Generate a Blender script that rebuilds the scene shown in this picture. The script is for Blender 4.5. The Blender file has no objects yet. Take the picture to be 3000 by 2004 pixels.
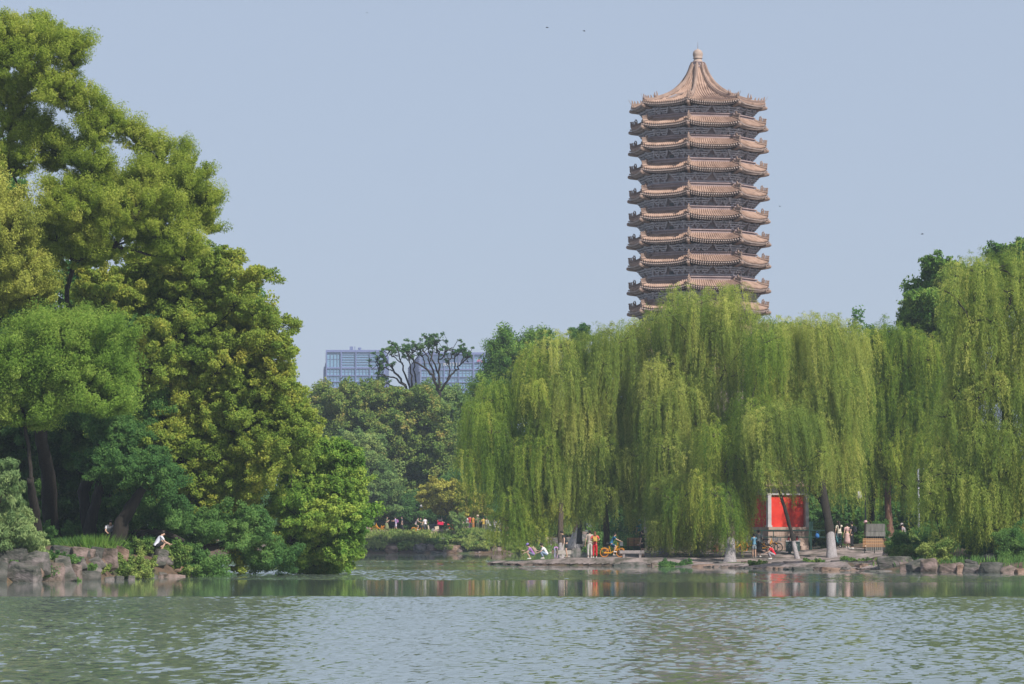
import bpy, bmesh, math, random
import numpy as np
from mathutils import Vector, Matrix, noise
S = bpy.context.scene
COL = S.collection
F = 9900.0; CX = 1500.0; CY = 1002.0; CH = 1.85
PITCH = math.atan(567.0/F); CP, SP = math.cos(PITCH), math.sin(PITCH)
R0 = math.radians

# ---------------- camera geometry: a pixel of the 3000 px photograph at depth D -> world point
def P(px, py, D):
    u = (px-CX)/F; v = (CY-py)/F
    dy = CP - v*SP; dz = SP + v*CP
    k = D/dy
    return Vector((u*k, D, CH + dz*k))
def scale_at(D): return F/D

# ---------------- terrain
LAND = [(-420,356),(-60,352),(-30,348),(-17.4,345),(-8,346),(0,345),(1.5,350),(3.8,376),(10,380),(12,340),(9.5,262),(7.9,227),
        (4.4,217.5),(1.3,216),(-1.4,222),(-1.8,219),(0.1,211),(3.5,208),(8.3,206),(12,197.5),(15,186),(19.4,176.5),(22.3,171),(25,167.5),(34,162),
        (80,150),(420,140),(420,3200),(-420,3200)]
ISLE = [(-20.3,134),(-18.6,136),(-17.2,142),(-16.2,150),(-14.9,151.5),(-15.3,158),(-18,170),(-30,180),(-90,190),(-90,118),(-26,129)]
def seg_dist(X, Y, poly):
    d = np.full(X.shape, 1e9); inside = np.zeros(X.shape, bool)
    n = len(poly)
    for i in range(n):
        x0, y0 = poly[i]; x1, y1 = poly[(i+1) % n]
        ex, ey = x1-x0, y1-y0
        t = np.clip(((X-x0)*ex+(Y-y0)*ey)/(ex*ex+ey*ey), 0, 1)
        d = np.minimum(d, np.hypot(X-(x0+t*ex), Y-(y0+t*ey)))
        c = ((y0 > Y) != (y1 > Y))
        with np.errstate(divide='ignore', invalid='ignore'):
            xi = (x1-x0)*(Y-y0)/((y1-y0) if y1 != y0 else 1e-9)+x0
        inside ^= (c & (X < xi))
    return np.where(inside, d, -d)
def _c(px, py, D):
    p = P(px, py, D); return (p.x, p.y, p.z)
CTRL = [_c(1500,1648,214),_c(1600,1641,213),_c(1700,1636,212),_c(1800,1633,212),_c(1880,1636,211),_c(1950,1625,222),_c(1900,1600,240),
        _c(2131,1652,203),_c(2050,1622,218),_c(2200,1636,208),_c(2200,1620,222),_c(2325,1640,205),_c(2325,1618,220),_c(2300,1610,232),_c(2430,1641,203),
        _c(2480,1607,217),_c(2550,1622,206),_c(2600,1618,212),_c(2450,1655,193),_c(2300,1655,197),_c(2600,1650,189),_c(2750,1650,180),_c(2750,1600,200),
        _c(2900,1650,172),_c(2950,1580,190),_c(2650,1590,225),_c(3100,1640,165),_c(2100,1612,240),(30,240,1.4),(14,262,1.1),(40,200,1.6),(60,180,1.5),
        (-17,349,1.7),(-17,352,2.3),(-17,360,2.4),(-5,352,2.2),(-5,349,1.7),(-30,352,1.7),(-30,358,2.3),(5,384,1.8),(8,392,2.2),(0,356,2.3),(0,370,2.3),(15,390,2.2),(20,300,1.6),(60,300,1.6),
        (0,450,2.4),(-80,400,2.4),(80,420,2),(0,700,2.5),(0,1500,3),(-400,900,3),(400,900,3),(400,300,2)]
CTRL_I = [_c(160,1592,147),_c(210,1606,145),_c(120,1630,141),_c(20,1650,138),_c(320,1585,155),_c(420,1600,153),_c(465,1625,151.5),_c(300,1640,146),_c(230,1630,143),(-30,160,1.9),(-24,165,1.7),(-50,150,1.9),(-35,135,1.5)]
CTRL_I += [(-15.6,152.5,0.55)]
def idw(X, Y, pts):
    num = np.zeros(X.shape); den = np.zeros(X.shape)
    for (x, y, z) in pts:
        w = 1.0/((X-x)**2+((Y-y)*0.8)**2+1.5)**1.6
        num += w*z; den += w
    return num/den
def HN(X, Y):
    X = np.asarray(X, float); Y = np.asarray(Y, float)
    d1 = seg_dist(X, Y, LAND); d2 = seg_dist(X, Y, ISLE)
    k1 = np.clip(d1/np.where(Y > 335, 5.5, np.where(X > 18, 2.2, 1.3)), -1, 1); k2 = np.clip(d2/1.0, -1, 1)
    z1 = np.where(k1 > 0, 0.03+(idw(X, Y, CTRL)-0.03)*np.sin(k1*1.5708)**0.8*np.clip(k1,0,1)**0.2, -1.2*np.clip(-d1/2.5, 0, 1)-0.1)
    z2 = np.where(k2 > 0, 0.03+(idw(X, Y, CTRL_I)-0.03)*np.sin(np.clip(k2,0,1)*1.5708), -1.2*np.clip(-d2/2.5, 0, 1)-0.1)
    b = 0.05*np.sin(X*1.9+Y*.7)*np.sin(Y*1.3-X*.4)+0.03*np.sin(X*4.1-Y*2.2)
    z = np.maximum(z1, z2)
    return z + np.where(z > .1, b*np.clip(z, 0, 1), 0)
def H(x, y): return float(HN(np.array([x]), np.array([y]))[0])
def G(px, py, lo=120., hi=420.):
    """terrain point seen at a pixel (first hit going away from the camera)"""
    Ds = np.arange(lo, hi, 0.25)
    p = P(px, py, 1.0); x1 = p.x; z1 = p.z-CH
    zz = CH+z1*Ds; hh = HN(x1*Ds, Ds)
    idx = np.nonzero((zz <= hh) & (hh > 0.0))[0]
    D = Ds[idx[0]] if len(idx) else hi
    return Vector((x1*D, D, H(x1*D, D)))
def GD(px, D):
    x = (px-CX)/F*D*1.0016
    return Vector((x, D, H(x, D)))

# ---------------- object helpers
def link(o, parent=None):
    COL.objects.link(o)
    if parent is not None: o.parent = parent
    return o
def empty(name, loc=(0,0,0), rz=0.0):
    o = bpy.data.objects.new(name, None); o.location = loc; o.rotation_euler = (0,0,rz); o.empty_display_size = .2
    return link(o)
def tag(o, label=None, cat=None, group=None, kind=None):
    if label: o['label'] = label
    if cat: o['category'] = cat
    if group: o['group'] = group
    if kind: o['kind'] = kind
    return o
def copy_tree(o, parent=None):
    c = o.copy(); COL.objects.link(c); c.parent = parent
    for ch in [k for k in o.children]: copy_tree(ch, c)
    return c

class MB:
    def __init__(s): s.v = []; s.f = []; s.m = []
    def add(s, vs, fs, mi=0):
        b = len(s.v); s.v.extend([tuple(v) for v in vs]); s.f.extend([tuple(b+i for i in f) for f in fs]); s.m.extend([mi]*len(fs)); return s
    def box(s, c, sz, rz=0., mi=0, rx=0., ry=0.):
        hx, hy, hz = sz[0]/2, sz[1]/2, sz[2]/2
        M = Matrix.Rotation(rz, 3, 'Z') @ Matrix.Rotation(ry, 3, 'Y') @ Matrix.Rotation(rx, 3, 'X')
        vs = [Vector(c)+M @ Vector((x*hx, y*hy, z*hz)) for x in (-1,1) for y in (-1,1) for z in (-1,1)]
        return s.add(vs, [(0,1,3,2),(4,6,7,5),(0,4,5,1),(2,3,7,6),(0,2,6,4),(1,5,7,3)], mi)
    def tube(s, pts, rad, n=8, mi=0, cap=True):
        pts = [Vector(p) for p in pts]
        if not hasattr(rad, '__len__'): rad = [rad]*len(pts)
        up = Vector((0.13, 0.21, 1)).normalized(); base = len(s.v); vs = []; fs = []
        prevn = None
        for i, p in enumerate(pts):
            d = (pts[min(i+1, len(pts)-1)]-pts[max(i-1, 0)])
            if d.length < 1e-9: d = Vector((0,0,1))
            d.normalize()
            if prevn is None:
                a = d.cross(up)
                if a.length < .05: a = d.cross(Vector((1,0,0)))
                a.normalize()
            else:
                a = prevn - d*prevn.dot(d)
                if a.length < 1e-6: a = d.cross(up)
                a.normalize()
            prevn = a; b = d.cross(a)
            for k in range(n):
                t = 2*math.pi*k/n
                vs.append(p+(a*math.cos(t)+b*math.sin(t))*rad[i])
        for i in range(len(pts)-1):
            for k in range(n):
                fs.append((i*n+k, i*n+(k+1) % n, (i+1)*n+(k+1) % n, (i+1)*n+k))
        if cap:
            fs.append(tuple(range(n-1, -1, -1))); fs.append(tuple((len(pts)-1)*n+k for k in range(n)))
        return s.add(vs, fs, mi)
    def lathe(s, prof, n=16, c=(0,0,0), mi=0, ph=0.):
        vs = []; fs = []; c = Vector(c)
        for (r, z) in prof:
            for k in range(n):
                t = 2*math.pi*k/n+ph; vs.append(c+Vector((r*math.cos(t), r*math.sin(t), z)))
        for i in range(len(prof)-1):
            for k in range(n): fs.append((i*n+k, i*n+(k+1) % n, (i+1)*n+(k+1) % n, (i+1)*n+k))
        fs.append(tuple(range(n-1, -1, -1))); fs.append(tuple((len(prof)-1)*n+k for k in range(n)))
        return s.add(vs, fs, mi)
    def ball(s, c, r, seg=10, rings=7, mi=0):
        if not hasattr(r, '__len__'): r = (r, r, r)
        prof = []; vs = []; fs = []; c = Vector(c)
        for i in range(1, rings):
            a = math.pi*i/rings
            for k in range(seg):
                t = 2*math.pi*k/seg
                vs.append(c+Vector((r[0]*math.sin(a)*math.cos(t), r[1]*math.sin(a)*math.sin(t), -r[2]*math.cos(a))))
        for i in range(rings-2):
            for k in range(seg): fs.append((i*seg+k, i*seg+(k+1) % seg, (i+1)*seg+(k+1) % seg, (i+1)*seg+k))
        b = len(vs); vs.append(c-Vector((0,0,r[2]))); vs.append(c+Vector((0,0,r[2])))
        for k in range(seg):
            fs.append((b, (k+1) % seg, k)); fs.append((b+1, (rings-2)*seg+k, (rings-2)*seg+(k+1) % seg))
        return s.add(vs, fs, mi)
    def torus(s, c, R, r, n=28, m=6, axis='x', mi=0):
        c = Vector(c); vs = []; fs = []
        for i in range(n):
            t = 2*math.pi*i/n
            for j in range(m):
                q = 2*math.pi*j/m
                rr = R+r*math.cos(q); h = r*math.sin(q)
                if axis == 'x': vs.append(c+Vector((h, rr*math.cos(t), rr*math.sin(t))))
                elif axis == 'y': vs.append(c+Vector((rr*math.cos(t), h, rr*math.sin(t))))
                else: vs.append(c+Vector((rr*math.cos(t), rr*math.sin(t), h)))
        for i in range(n):
            for j in range(m):
                fs.append((i*m+j, ((i+1) % n)*m+j, ((i+1) % n)*m+(j+1) % m, i*m+(j+1) % m))
        return s.add(vs, fs, mi)
    def build(s, name, mats, parent=None, smooth=False, loc=None):
        me = bpy.data.meshes.new(name); me.from_pydata(s.v, [], s.f)
        if not isinstance(mats, (list, tuple)): mats = [mats]
        for m in mats: me.materials.append(m)
        if len(mats) > 1: me.polygons.foreach_set('material_index', s.m)
        if smooth: me.polygons.foreach_set('use_smooth', [True]*len(s.f))
        me.validate(); me.update()
        o = bpy.data.objects.new(name, me)
        if loc is not None: o.location = loc
        return link(o, parent)

def np_mesh(name, V, Q, mat, parent=None, tint=None, smooth=False, loc=None):
    """quads straight from numpy arrays, with an optional per-face attribute 'tint'"""
    me = bpy.data.meshes.new(name); n = len(V); m = len(Q); k = Q.shape[1]
    me.vertices.add(n); me.vertices.foreach_set('co', np.ascontiguousarray(V, dtype=np.float32).ravel())
    me.loops.add(m*k); me.loops.foreach_set('vertex_index', np.ascontiguousarray(Q, dtype=np.int32).ravel())
    me.polygons.add(m); me.polygons.foreach_set('loop_start', np.arange(0, m*k, k, dtype=np.int32))
    if smooth: me.polygons.foreach_set('use_smooth', np.ones(m, bool))
    me.update(calc_edges=True)
    if tint is not None:
        a = me.attributes.new('tint', 'FLOAT', 'FACE'); a.data.foreach_set('value', np.ascontiguousarray(tint, dtype=np.float32))
    me.materials.append(mat)
    o = bpy.data.objects.new(name, me)
    if loc is not None: o.location = loc
    return link(o, parent)

# ---------------- materials
def nmat(name):
    m = bpy.data.materials.new(name); m.use_nodes = True
    nt = m.node_tree; b = nt.nodes['Principled BSDF']
    return m, nt, b
def N(nt, t, **kw):
    n = nt.nodes.new(t)
    for k, v in kw.items(): setattr(n, k, v)
    return n
def ramp(nt, stops, fac):
    r = N(nt, 'ShaderNodeValToRGB'); e = r.color_ramp.elements
    while len(e) > 1: e.remove(e[-1])
    e[0].position = stops[0][0]; e[0].color = (*stops[0][1], 1)
    for p, c in stops[1:]:
        x = e.new(p); x.color = (*c, 1)
    nt.links.new(fac, r.inputs['Fac']); return r
def coords(nt, sc=(1,1,1), kind='Object'):
    tc = N(nt, 'ShaderNodeTexCoord'); mp = N(nt, 'ShaderNodeMapping'); mp.inputs['Scale'].default_value = sc
    nt.links.new(tc.outputs[kind], mp.inputs['Vector']); return mp.outputs['Vector']
def noisemat(name, stops, scale=3., sc=(1,1,1), rough=.8, bump=0., bscale=None, detail=6., metallic=0., spec=.3, kind='Object'):
    m, nt, b = nmat(name); L = nt.links
    v = coords(nt, sc, kind)
    n = N(nt, 'ShaderNodeTexNoise'); n.inputs['Scale'].default_value = scale; n.inputs['Detail'].default_value = detail; n.inputs['Roughness'].default_value = .62
    L.new(v, n.inputs['Vector'])
    r = ramp(nt, stops, n.outputs['Fac']); L.new(r.outputs['Color'], b.inputs['Base Color'])
    b.inputs['Roughness'].default_value = rough; b.inputs['Metallic'].default_value = metallic; b.inputs['Specular IOR Level'].default_value = spec
    if bump:
        n2 = N(nt, 'ShaderNodeTexNoise'); n2.inputs['Scale'].default_value = bscale or scale*3; n2.inputs['Detail'].default_value = 8
        L.new(v, n2.inputs['Vector']); bp = N(nt, 'ShaderNodeBump'); bp.inputs['Strength'].default_value = bump; bp.inputs['Distance'].default_value = .05
        L.new(n2.outputs['Fac'], bp.inputs['Height']); L.new(bp.outputs['Normal'], b.inputs['Normal'])
    return m
_pl = {}
def plain(c, rough=.7, metallic=0., spec=.3):
    c = tuple(x*.80 for x in c); key = (tuple(round(x, 3) for x in c), rough, metallic)
    if key not in _pl:
        d = tuple(x*.8 for x in c); e = tuple(min(1, x*1.12) for x in c)
        _pl[key] = noisemat('paint_%d' % len(_pl), [(.3, d), (.7, e)], 6., rough=rough, metallic=metallic, spec=spec, detail=3)
    return _pl[key]
def leafmat(name, stops, trans=.35, nscale=.35, namp=.5):
    """colour from the per-leaf attribute plus a broad patchy noise (older, yellower sprays)"""
    m = bpy.data.materials.new(name); m.use_nodes = True; nt = m.node_tree; nt.nodes.clear(); L = nt.links
    out = N(nt, 'ShaderNodeOutputMaterial'); at = N(nt, 'ShaderNodeAttribute'); at.attribute_name = 'tint'
    v = coords(nt); n = N(nt, 'ShaderNodeTexNoise'); n.inputs['Scale'].default_value = nscale; n.inputs['Detail'].default_value = 2
    L.new(v, n.inputs['Vector'])
    ma = N(nt, 'ShaderNodeMath', operation='MULTIPLY_ADD'); ma.inputs[1].default_value = namp*2; ma.inputs[2].default_value = -namp
    L.new(n.outputs['Fac'], ma.inputs[0])
    ad = N(nt, 'ShaderNodeMath', operation='ADD'); L.new(ma.outputs[0], ad.inputs[0]); L.new(at.outputs['Fac'], ad.inputs[1])
    r = ramp(nt, stops, ad.outputs[0])
    d = N(nt, 'ShaderNodeBsdfDiffuse'); t = N(nt, 'ShaderNodeBsdfTranslucent'); mx = N(nt, 'ShaderNodeMixShader'); mx.inputs[0].default_value = trans
    L.new(r.outputs['Color'], d.inputs['Color']); L.new(r.outputs['Color'], t.inputs['Color'])
    L.new(d.outputs[0], mx.inputs[1]); L.new(t.outputs[0], mx.inputs[2]); L.new(mx.outputs[0], out.inputs['Surface'])
    return m
BARK = noisemat('bark', [(.3,(.035,.027,.02)),(.7,(.10,.078,.058))], 4., (3,3,.6), .9, .8, 14)
BARKD = noisemat('bark_dark', [(.3,(.012,.011,.010)),(.7,(.038,.031,.025))], 4., (3,3,.6), .9, .8, 14)
BARKR = noisemat('bark_red', [(.3,(.10,.055,.04)),(.7,(.26,.15,.11))], 4., (3,3,.6), .9, .6, 14)
BARKW = noisemat('limewash', [(.30,(.13,.11,.11)),(.45,(.26,.24,.25)),(.7,(.38,.355,.37))], 5., (3,3,.6), .9, .9, 12)
ROCK = [noisemat('rock_grey', [(.34,(.025,.028,.025)),(.44,(.07,.072,.06)),(.56,(.125,.11,.108)),(.75,(.23,.20,.195))], 1.6, (1,1,2.2), .9, .9, 7, 9),
        noisemat('rock_pink', [(.34,(.035,.03,.025)),(.44,(.10,.08,.065)),(.56,(.18,.135,.125)),(.75,(.29,.22,.205))], 1.5, (1,1,2.), .9, .9, 7, 9),
        noisemat('rock_dark', [(.3,(.022,.026,.022)),(.5,(.06,.062,.055)),(.75,(.13,.12,.115))], 1.7, (1,1,1.8), .9, .9, 7, 9),
        noisemat('rock_tan', [(.34,(.05,.035,.025)),(.46,(.15,.10,.075)),(.6,(.24,.165,.13)),(.75,(.34,.25,.20))], 1.6, (1,1,2.), .9, .9, 7, 9)]

# ---------------- camera
cam = bpy.data.cameras.new('camera'); cam.lens = F/3000*36; cam.sensor_width = 36; cam.clip_start = .5; cam.clip_end = 6000
co = bpy.data.objects.new('camera', cam); co.location = (0,0,CH); co.rotation_euler = (R0(90)+PITCH, 0, 0); link(co); S.camera = co

# ---------------- light
SUN = Vector((.50, -.60, .76)).normalized()
elev = math.asin(SUN.z); azim = math.atan2(SUN.x, SUN.y)
sl = bpy.data.lights.new('sun', 'SUN'); sl.energy = 4.5; sl.angle = R0(.6); sl.color = (1.0, .93, .82)
so = bpy.data.objects.new('sun', sl); so.rotation_euler = (-SUN).to_track_quat('-Z', 'Y').to_euler(); so.location = (40,-40,80); link(so)
w = bpy.data.worlds.new('World'); S.world = w; w.use_nodes = True; nt = w.node_tree
bg = nt.nodes['Background']; sky = N(nt, 'ShaderNodeTexSky'); sky.sky_type = 'NISHITA'; sky.sun_disc = False
sky.sun_elevation = elev; sky.sun_rotation = azim; sky.altitude = 0; sky.air_density = 1.0; sky.dust_density = 1.0; sky.ozone_density = 3.0
tn = N(nt, 'ShaderNodeMix', data_type='RGBA', blend_type='MULTIPLY'); tn.inputs['Factor'].default_value = 1
tn.inputs['B'].default_value = (.86, .88, 1.05, 1)
nt.links.new(sky.outputs[0], tn.inputs['A'])
hz = N(nt, 'ShaderNodeMix', data_type='RGBA', blend_type='MIX'); hz.inputs['Factor'].default_value = .80
hz.inputs['B'].default_value = (4.68, 5.46, 6.70, 1)
nt.links.new(tn.outputs['Result'], hz.inputs['A'])
nt.links.new(hz.outputs['Result'], bg.inputs['Color']); bg.inputs['Strength'].default_value = .074
S.view_settings.view_transform = 'Standard'; S.view_settings.look = 'None'; S.view_settings.exposure = .45; S.view_settings.gamma = 1
try:
    S.cycles.max_bounces = 6; S.cycles.diffuse_bounces = 3; S.cycles.glossy_bounces = 3; S.cycles.transmission_bounces = 3
    S.cycles.volume_bounces = 1; S.cycles.use_denoising = True
except Exception: pass

# ---------------- hazy air over the whole place (the sky lies outside it)
hm = bpy.data.materials.new('hazy_air'); hm.use_nodes = True; hn = hm.node_tree; hn.nodes.clear()
ho = N(hn, 'ShaderNodeOutputMaterial'); hv = N(hn, 'ShaderNodeVolumePrincipled')
hv.inputs['Color'].default_value = (.70,.82,1,1); hv.inputs['Density'].default_value = .00017; hv.inputs['Anisotropy'].default_value = .1
hn.links.new(hv.outputs[0], ho.inputs['Volume'])
tag(MB().box((0,850,46.), (3600,1900,98)).build('haze', hm), kind='stuff', label='thin blue haze hanging over the lake')

# ---------------- ground sheet
def grow(a, b, step, far, k=1.35):
    c = list(np.arange(a, b+1e-6, step)); s = step; lo = [a]; hi = [b]
    while lo[-1] > -far: s *= k; lo.append(lo[-1]-s)
    s = step
    while hi[-1] < far: s *= k; hi.append(hi[-1]+s)
    return np.array(lo[:0:-1]+c+hi[1:])
gx = grow(-46, 42, .5, 1900); gy = grow(126, 400, .5, 3000); gy = gy[gy > -700]
XX, YY = np.meshgrid(gx, gy); ZZ = HN(XX, YY)
V = np.stack([XX, YY, ZZ], -1).reshape(-1, 3); nx_, ny_ = len(gx), len(gy)
ii = (np.arange(ny_-1)[:, None]*nx_+np.arange(nx_-1)[None]).ravel()
Q = np.stack([ii, ii+1, ii+1+nx_, ii+nx_], 1)
gm, gnt, gb = nmat('ground_soil'); L = gnt.links
v = coords(gnt)
n1 = N(gnt, 'ShaderNodeTexNoise'); n1.inputs['Scale'].default_value = .35; n1.inputs['Detail'].default_value = 8; L.new(v, n1.inputs['Vector'])
n2 = N(gnt, 'ShaderNodeTexNoise'); n2.inputs['Scale'].default_value = 5; n2.inputs['Detail'].default_value = 8; L.new(v, n2.inputs['Vector'])
r1 = ramp(gnt, [(.38,(.055,.04,.026)),(.5,(.10,.065,.042)),(.6,(.04,.06,.02))], n1.outputs['Fac'])
r2 = ramp(gnt, [(.3,(.6,.6,.6)),(.7,(1.25,1.2,1.15))], n2.outputs['Fac'])
mm = N(gnt, 'ShaderNodeMix', data_type='RGBA', blend_type='MULTIPLY'); mm.inputs['Factor'].default_value = 1
L.new(r1.outputs[0], mm.inputs['A']); L.new(r2.outputs[0], mm.inputs['B']); L.new(mm.outputs['Result'], gb.inputs['Base Color']); gb.inputs['Roughness'].default_value = .95
gnd = np_mesh('ground', V, Q, gm, smooth=True); tag(gnd, kind='structure')

# paved lakeside strip of the right bank (rocky paving), draped 3 cm above the soil
def strip(name, poly, mat, lift=.03, step=.16):
    xs = [p[0] for p in poly]; ys = [p[1] for p in poly]
    a = np.arange(min(xs), max(xs)+step, step); b = np.arange(min(ys), max(ys)+step, step)
    X, Y = np.meshgrid(a, b); d = seg_dist(X, Y, poly); Z = HN(X, Y)+lift
    V = np.stack([X, Y, Z], -1).reshape(-1, 3); n = len(a)
    ok = (d > 0); q = ok[:-1, :-1] & ok[1:, :-1] & ok[:-1, 1:] & ok[1:, 1:] & (Z[:-1, :-1] > .08)
    i0 = (np.arange(len(b)-1)[:, None]*n+np.arange(n-1)[None])[q]
    Qs = np.stack([i0, i0+1, i0+1+n, i0+n], 1)
    used = np.unique(Qs); rm = np.zeros(len(V), int); rm[used] = np.arange(len(used))
    o = np_mesh(name, V[used], rm[Qs], mat, smooth=True); return tag(o, kind='structure')
PAVE = noisemat('pale_stone_paving', [(.36,(.07,.065,.05)),(.46,(.17,.14,.13)),(.6,(.27,.22,.21)),(.75,(.34,.28,.265))], 1.2, (1,.5,1), .9, .5, 6, 8)
PATHM = noisemat('pink_stone_path', [(.3,(.26,.19,.16)),(.7,(.42,.32,.28))], 1.5, (1,.6,1), .9, .3, 8)
strip('shore_paving', [(-2.5,222),(-1.8,218.5),(.1,210.5),(3.5,207.6),(8.3,205.6),(12,197),(15,185.6),(19.4,176.2),(23,196),(25,204),(24.5,212),(22,222),(16,226),(9,226.8),(4.4,217.9),(1.3,216.4)], PAVE)
strip('far_bank_path', [(-60,353.6),(-30,351),(-17,351),(-5,351.5),(2.5,354),(4.5,384),(9,386),(9,390),(2,390),(0,358),(-6,357),(-60,362)], PATHM)

# ---------------- water: real ripples, ruffled and calm bands
rng = np.random.default_rng(5)
def smooth01(a, lo, hi): t = np.clip((a-lo)/(hi-lo), 0, 1); return t*t*(3-2*t)
def lownoise(X, Y, seed, lx, ly, n=9):
    r = np.random.default_rng(seed); o = np.zeros(X.shape)
    for i in range(n):
        kx = r.normal(0, 1)/lx; ky = r.normal(0, 1)/ly; o += np.sin(kx*X+ky*Y+r.uniform(0, 6.28))
    return o/math.sqrt(n)
def windmask(X, Y):
    n = lownoise(X, Y, 3, 5, 2.2); px = X/Y*F+CX
    inv = 18315.0/Y                                   # how far below the horizon the spot lies: bands keep an even look
    e = inv + n*1.2
    def band(lo, hi, s=1.6): return smooth01(e, lo-s, lo+s)*(1-smooth01(e, hi-s, hi+s))
    rl = band(73, 91)+band(100, 128.5)*1.1
    rr = band(111, 137, 4)*.55
    t = smooth01(px, 1500, 2000)
    m = rl*(1-t)+rr*t
    near = smooth01(inv+n*1.7+1.2*np.sin(X*1.1+n*3), 176., 182.)
    shore = np.clip((np.abs(seg_dist(X, Y, LAND))-2)/5, 0, 1)*np.clip((np.abs(seg_dist(X, Y, ISLE))-1.5)/5, .0, 1)
    return np.clip(m*shore+near, 0, 1)
comps = []
r_ = np.random.default_rng(11)
for i in range(46):
    lam = math.exp(r_.uniform(math.log(.18), math.log(.52))); k = 6.283/lam; th = r_.normal(math.pi/2, .55)
    comps.append((k*math.cos(th), k*math.sin(th), r_.uniform(0, 6.28), .0085*lam**.8))
def waves(X, Y):
    z = np.zeros(X.shape)
    for kx, ky, ph, a in comps: z += a*np.sin(kx*X+ky*Y+ph)
    return z
wy = [38.0]
while wy[-1] < 105: wy.append(wy[-1]+.115)
while wy[-1] < 262: wy.append(wy[-1]+.17+ (wy[-1]-105)*.0012)
wy = np.array(wy); nxw = 560
tt = np.linspace(-1, 1, nxw)
half = .165*wy+11
WX = tt[None]*half[:, None]; WY = np.repeat(wy[:, None], nxw, 1)
mask = windmask(WX, WY); gust = .85+.16*lownoise(WX, WY, 8, 9, 9)
WZ = waves(WX, WY)*(mask*np.clip(gust, .35, 1.4)*.56+.0010)
edge = np.minimum(smooth01(1-np.abs(tt), 0, .12)[None], np.minimum(smooth01(WY, 38, 40), 1-smooth01(WY, 258, 262)))
WZ = WZ*edge
Vw = np.stack([WX, WY, WZ], -1).reshape(-1, 3); i0 = (np.arange(len(wy)-1)[:, None]*nxw+np.arange(nxw-1)[None]).ravel()
Qw = np.stack([i0, i0+1, i0+1+nxw, i0+nxw], 1)
# calm outer sheet joined round the rippled part (same object)
nb = len(Vw)
A = [(-half[0],38,0),(half[0],38,0),(half[-1],wy[-1],0),(-half[-1],wy[-1],0),(-700,-500,0),(700,-500,0),(700,520,0),(-700,520,0)]
Vw = np.vstack([Vw, A]); Qw = np.vstack([Qw, [[nb+4,nb+5,nb+1,nb],[nb+5,nb+6,nb+2,nb+1],[nb+6,nb+7,nb+3,nb+2],[nb+7,nb+4,nb,nb+3]]])
wm, wnt, wb = nmat('lake_water'); L = wnt.links
wb.inputs['Base Color'].default_value = (.125,.16,.145,1); wb.inputs['Roughness'].default_value = .03; wb.inputs['IOR'].default_value = 3.8
v = coords(wnt, (1,1,1)); n1 = N(wnt, 'ShaderNodeTexNoise'); n1.inputs['Scale'].default_value = 2.2; n1.inputs['Detail'].default_value = 3; L.new(v, n1.inputs['Vector'])
bp = N(wnt, 'ShaderNodeBump'); bp.inputs['Strength'].default_value = .10; bp.inputs['Distance'].default_value = .02; L.new(n1.outputs['Fac'], bp.inputs['Height']); L.new(bp.outputs['Normal'], wb.inputs['Normal'])
tag(np_mesh('water', Vw, Qw, wm, smooth=True), kind='structure')
# ================= vegetation =================
def unit(v): return v/np.maximum(np.linalg.norm(v, axis=-1, keepdims=True), 1e-9)
def leaf_quads(C, Nrm, l, w, rng, droop=0., spread=.9):
    n = len(C)
    nn = unit(Nrm*1.0+rng.normal(0, spread, (n, 3)))
    a = rng.normal(0, 1, (n, 3)); a[:, 2] -= droop*2
    a = unit(a-nn*np.sum(a*nn, 1, keepdims=True)); b = np.cross(nn, a)
    s = rng.uniform(.6, 1.25, (n, 1))
    V = np.empty((n, 4, 3)); V[:, 0] = C-a*l*.5*s; V[:, 1] = C+b*w*.5*s; V[:, 2] = C+a*l*.5*s; V[:, 3] = C-b*w*.5*s
    return V
class Crown:
    def __init__(s): s.V = []; s.t = []
    def add(s, V, t): s.V.append(V.reshape(-1, 3)); s.t.append(t)
    def build(s, name, mat, parent, org):
        V = np.concatenate(s.V)-np.array(org); t = np.concatenate(s.t)
        Q = np.arange(len(V), dtype=np.int32).reshape(-1, 4)
        return np_mesh(name, V, Q, mat, parent, tint=t)
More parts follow.
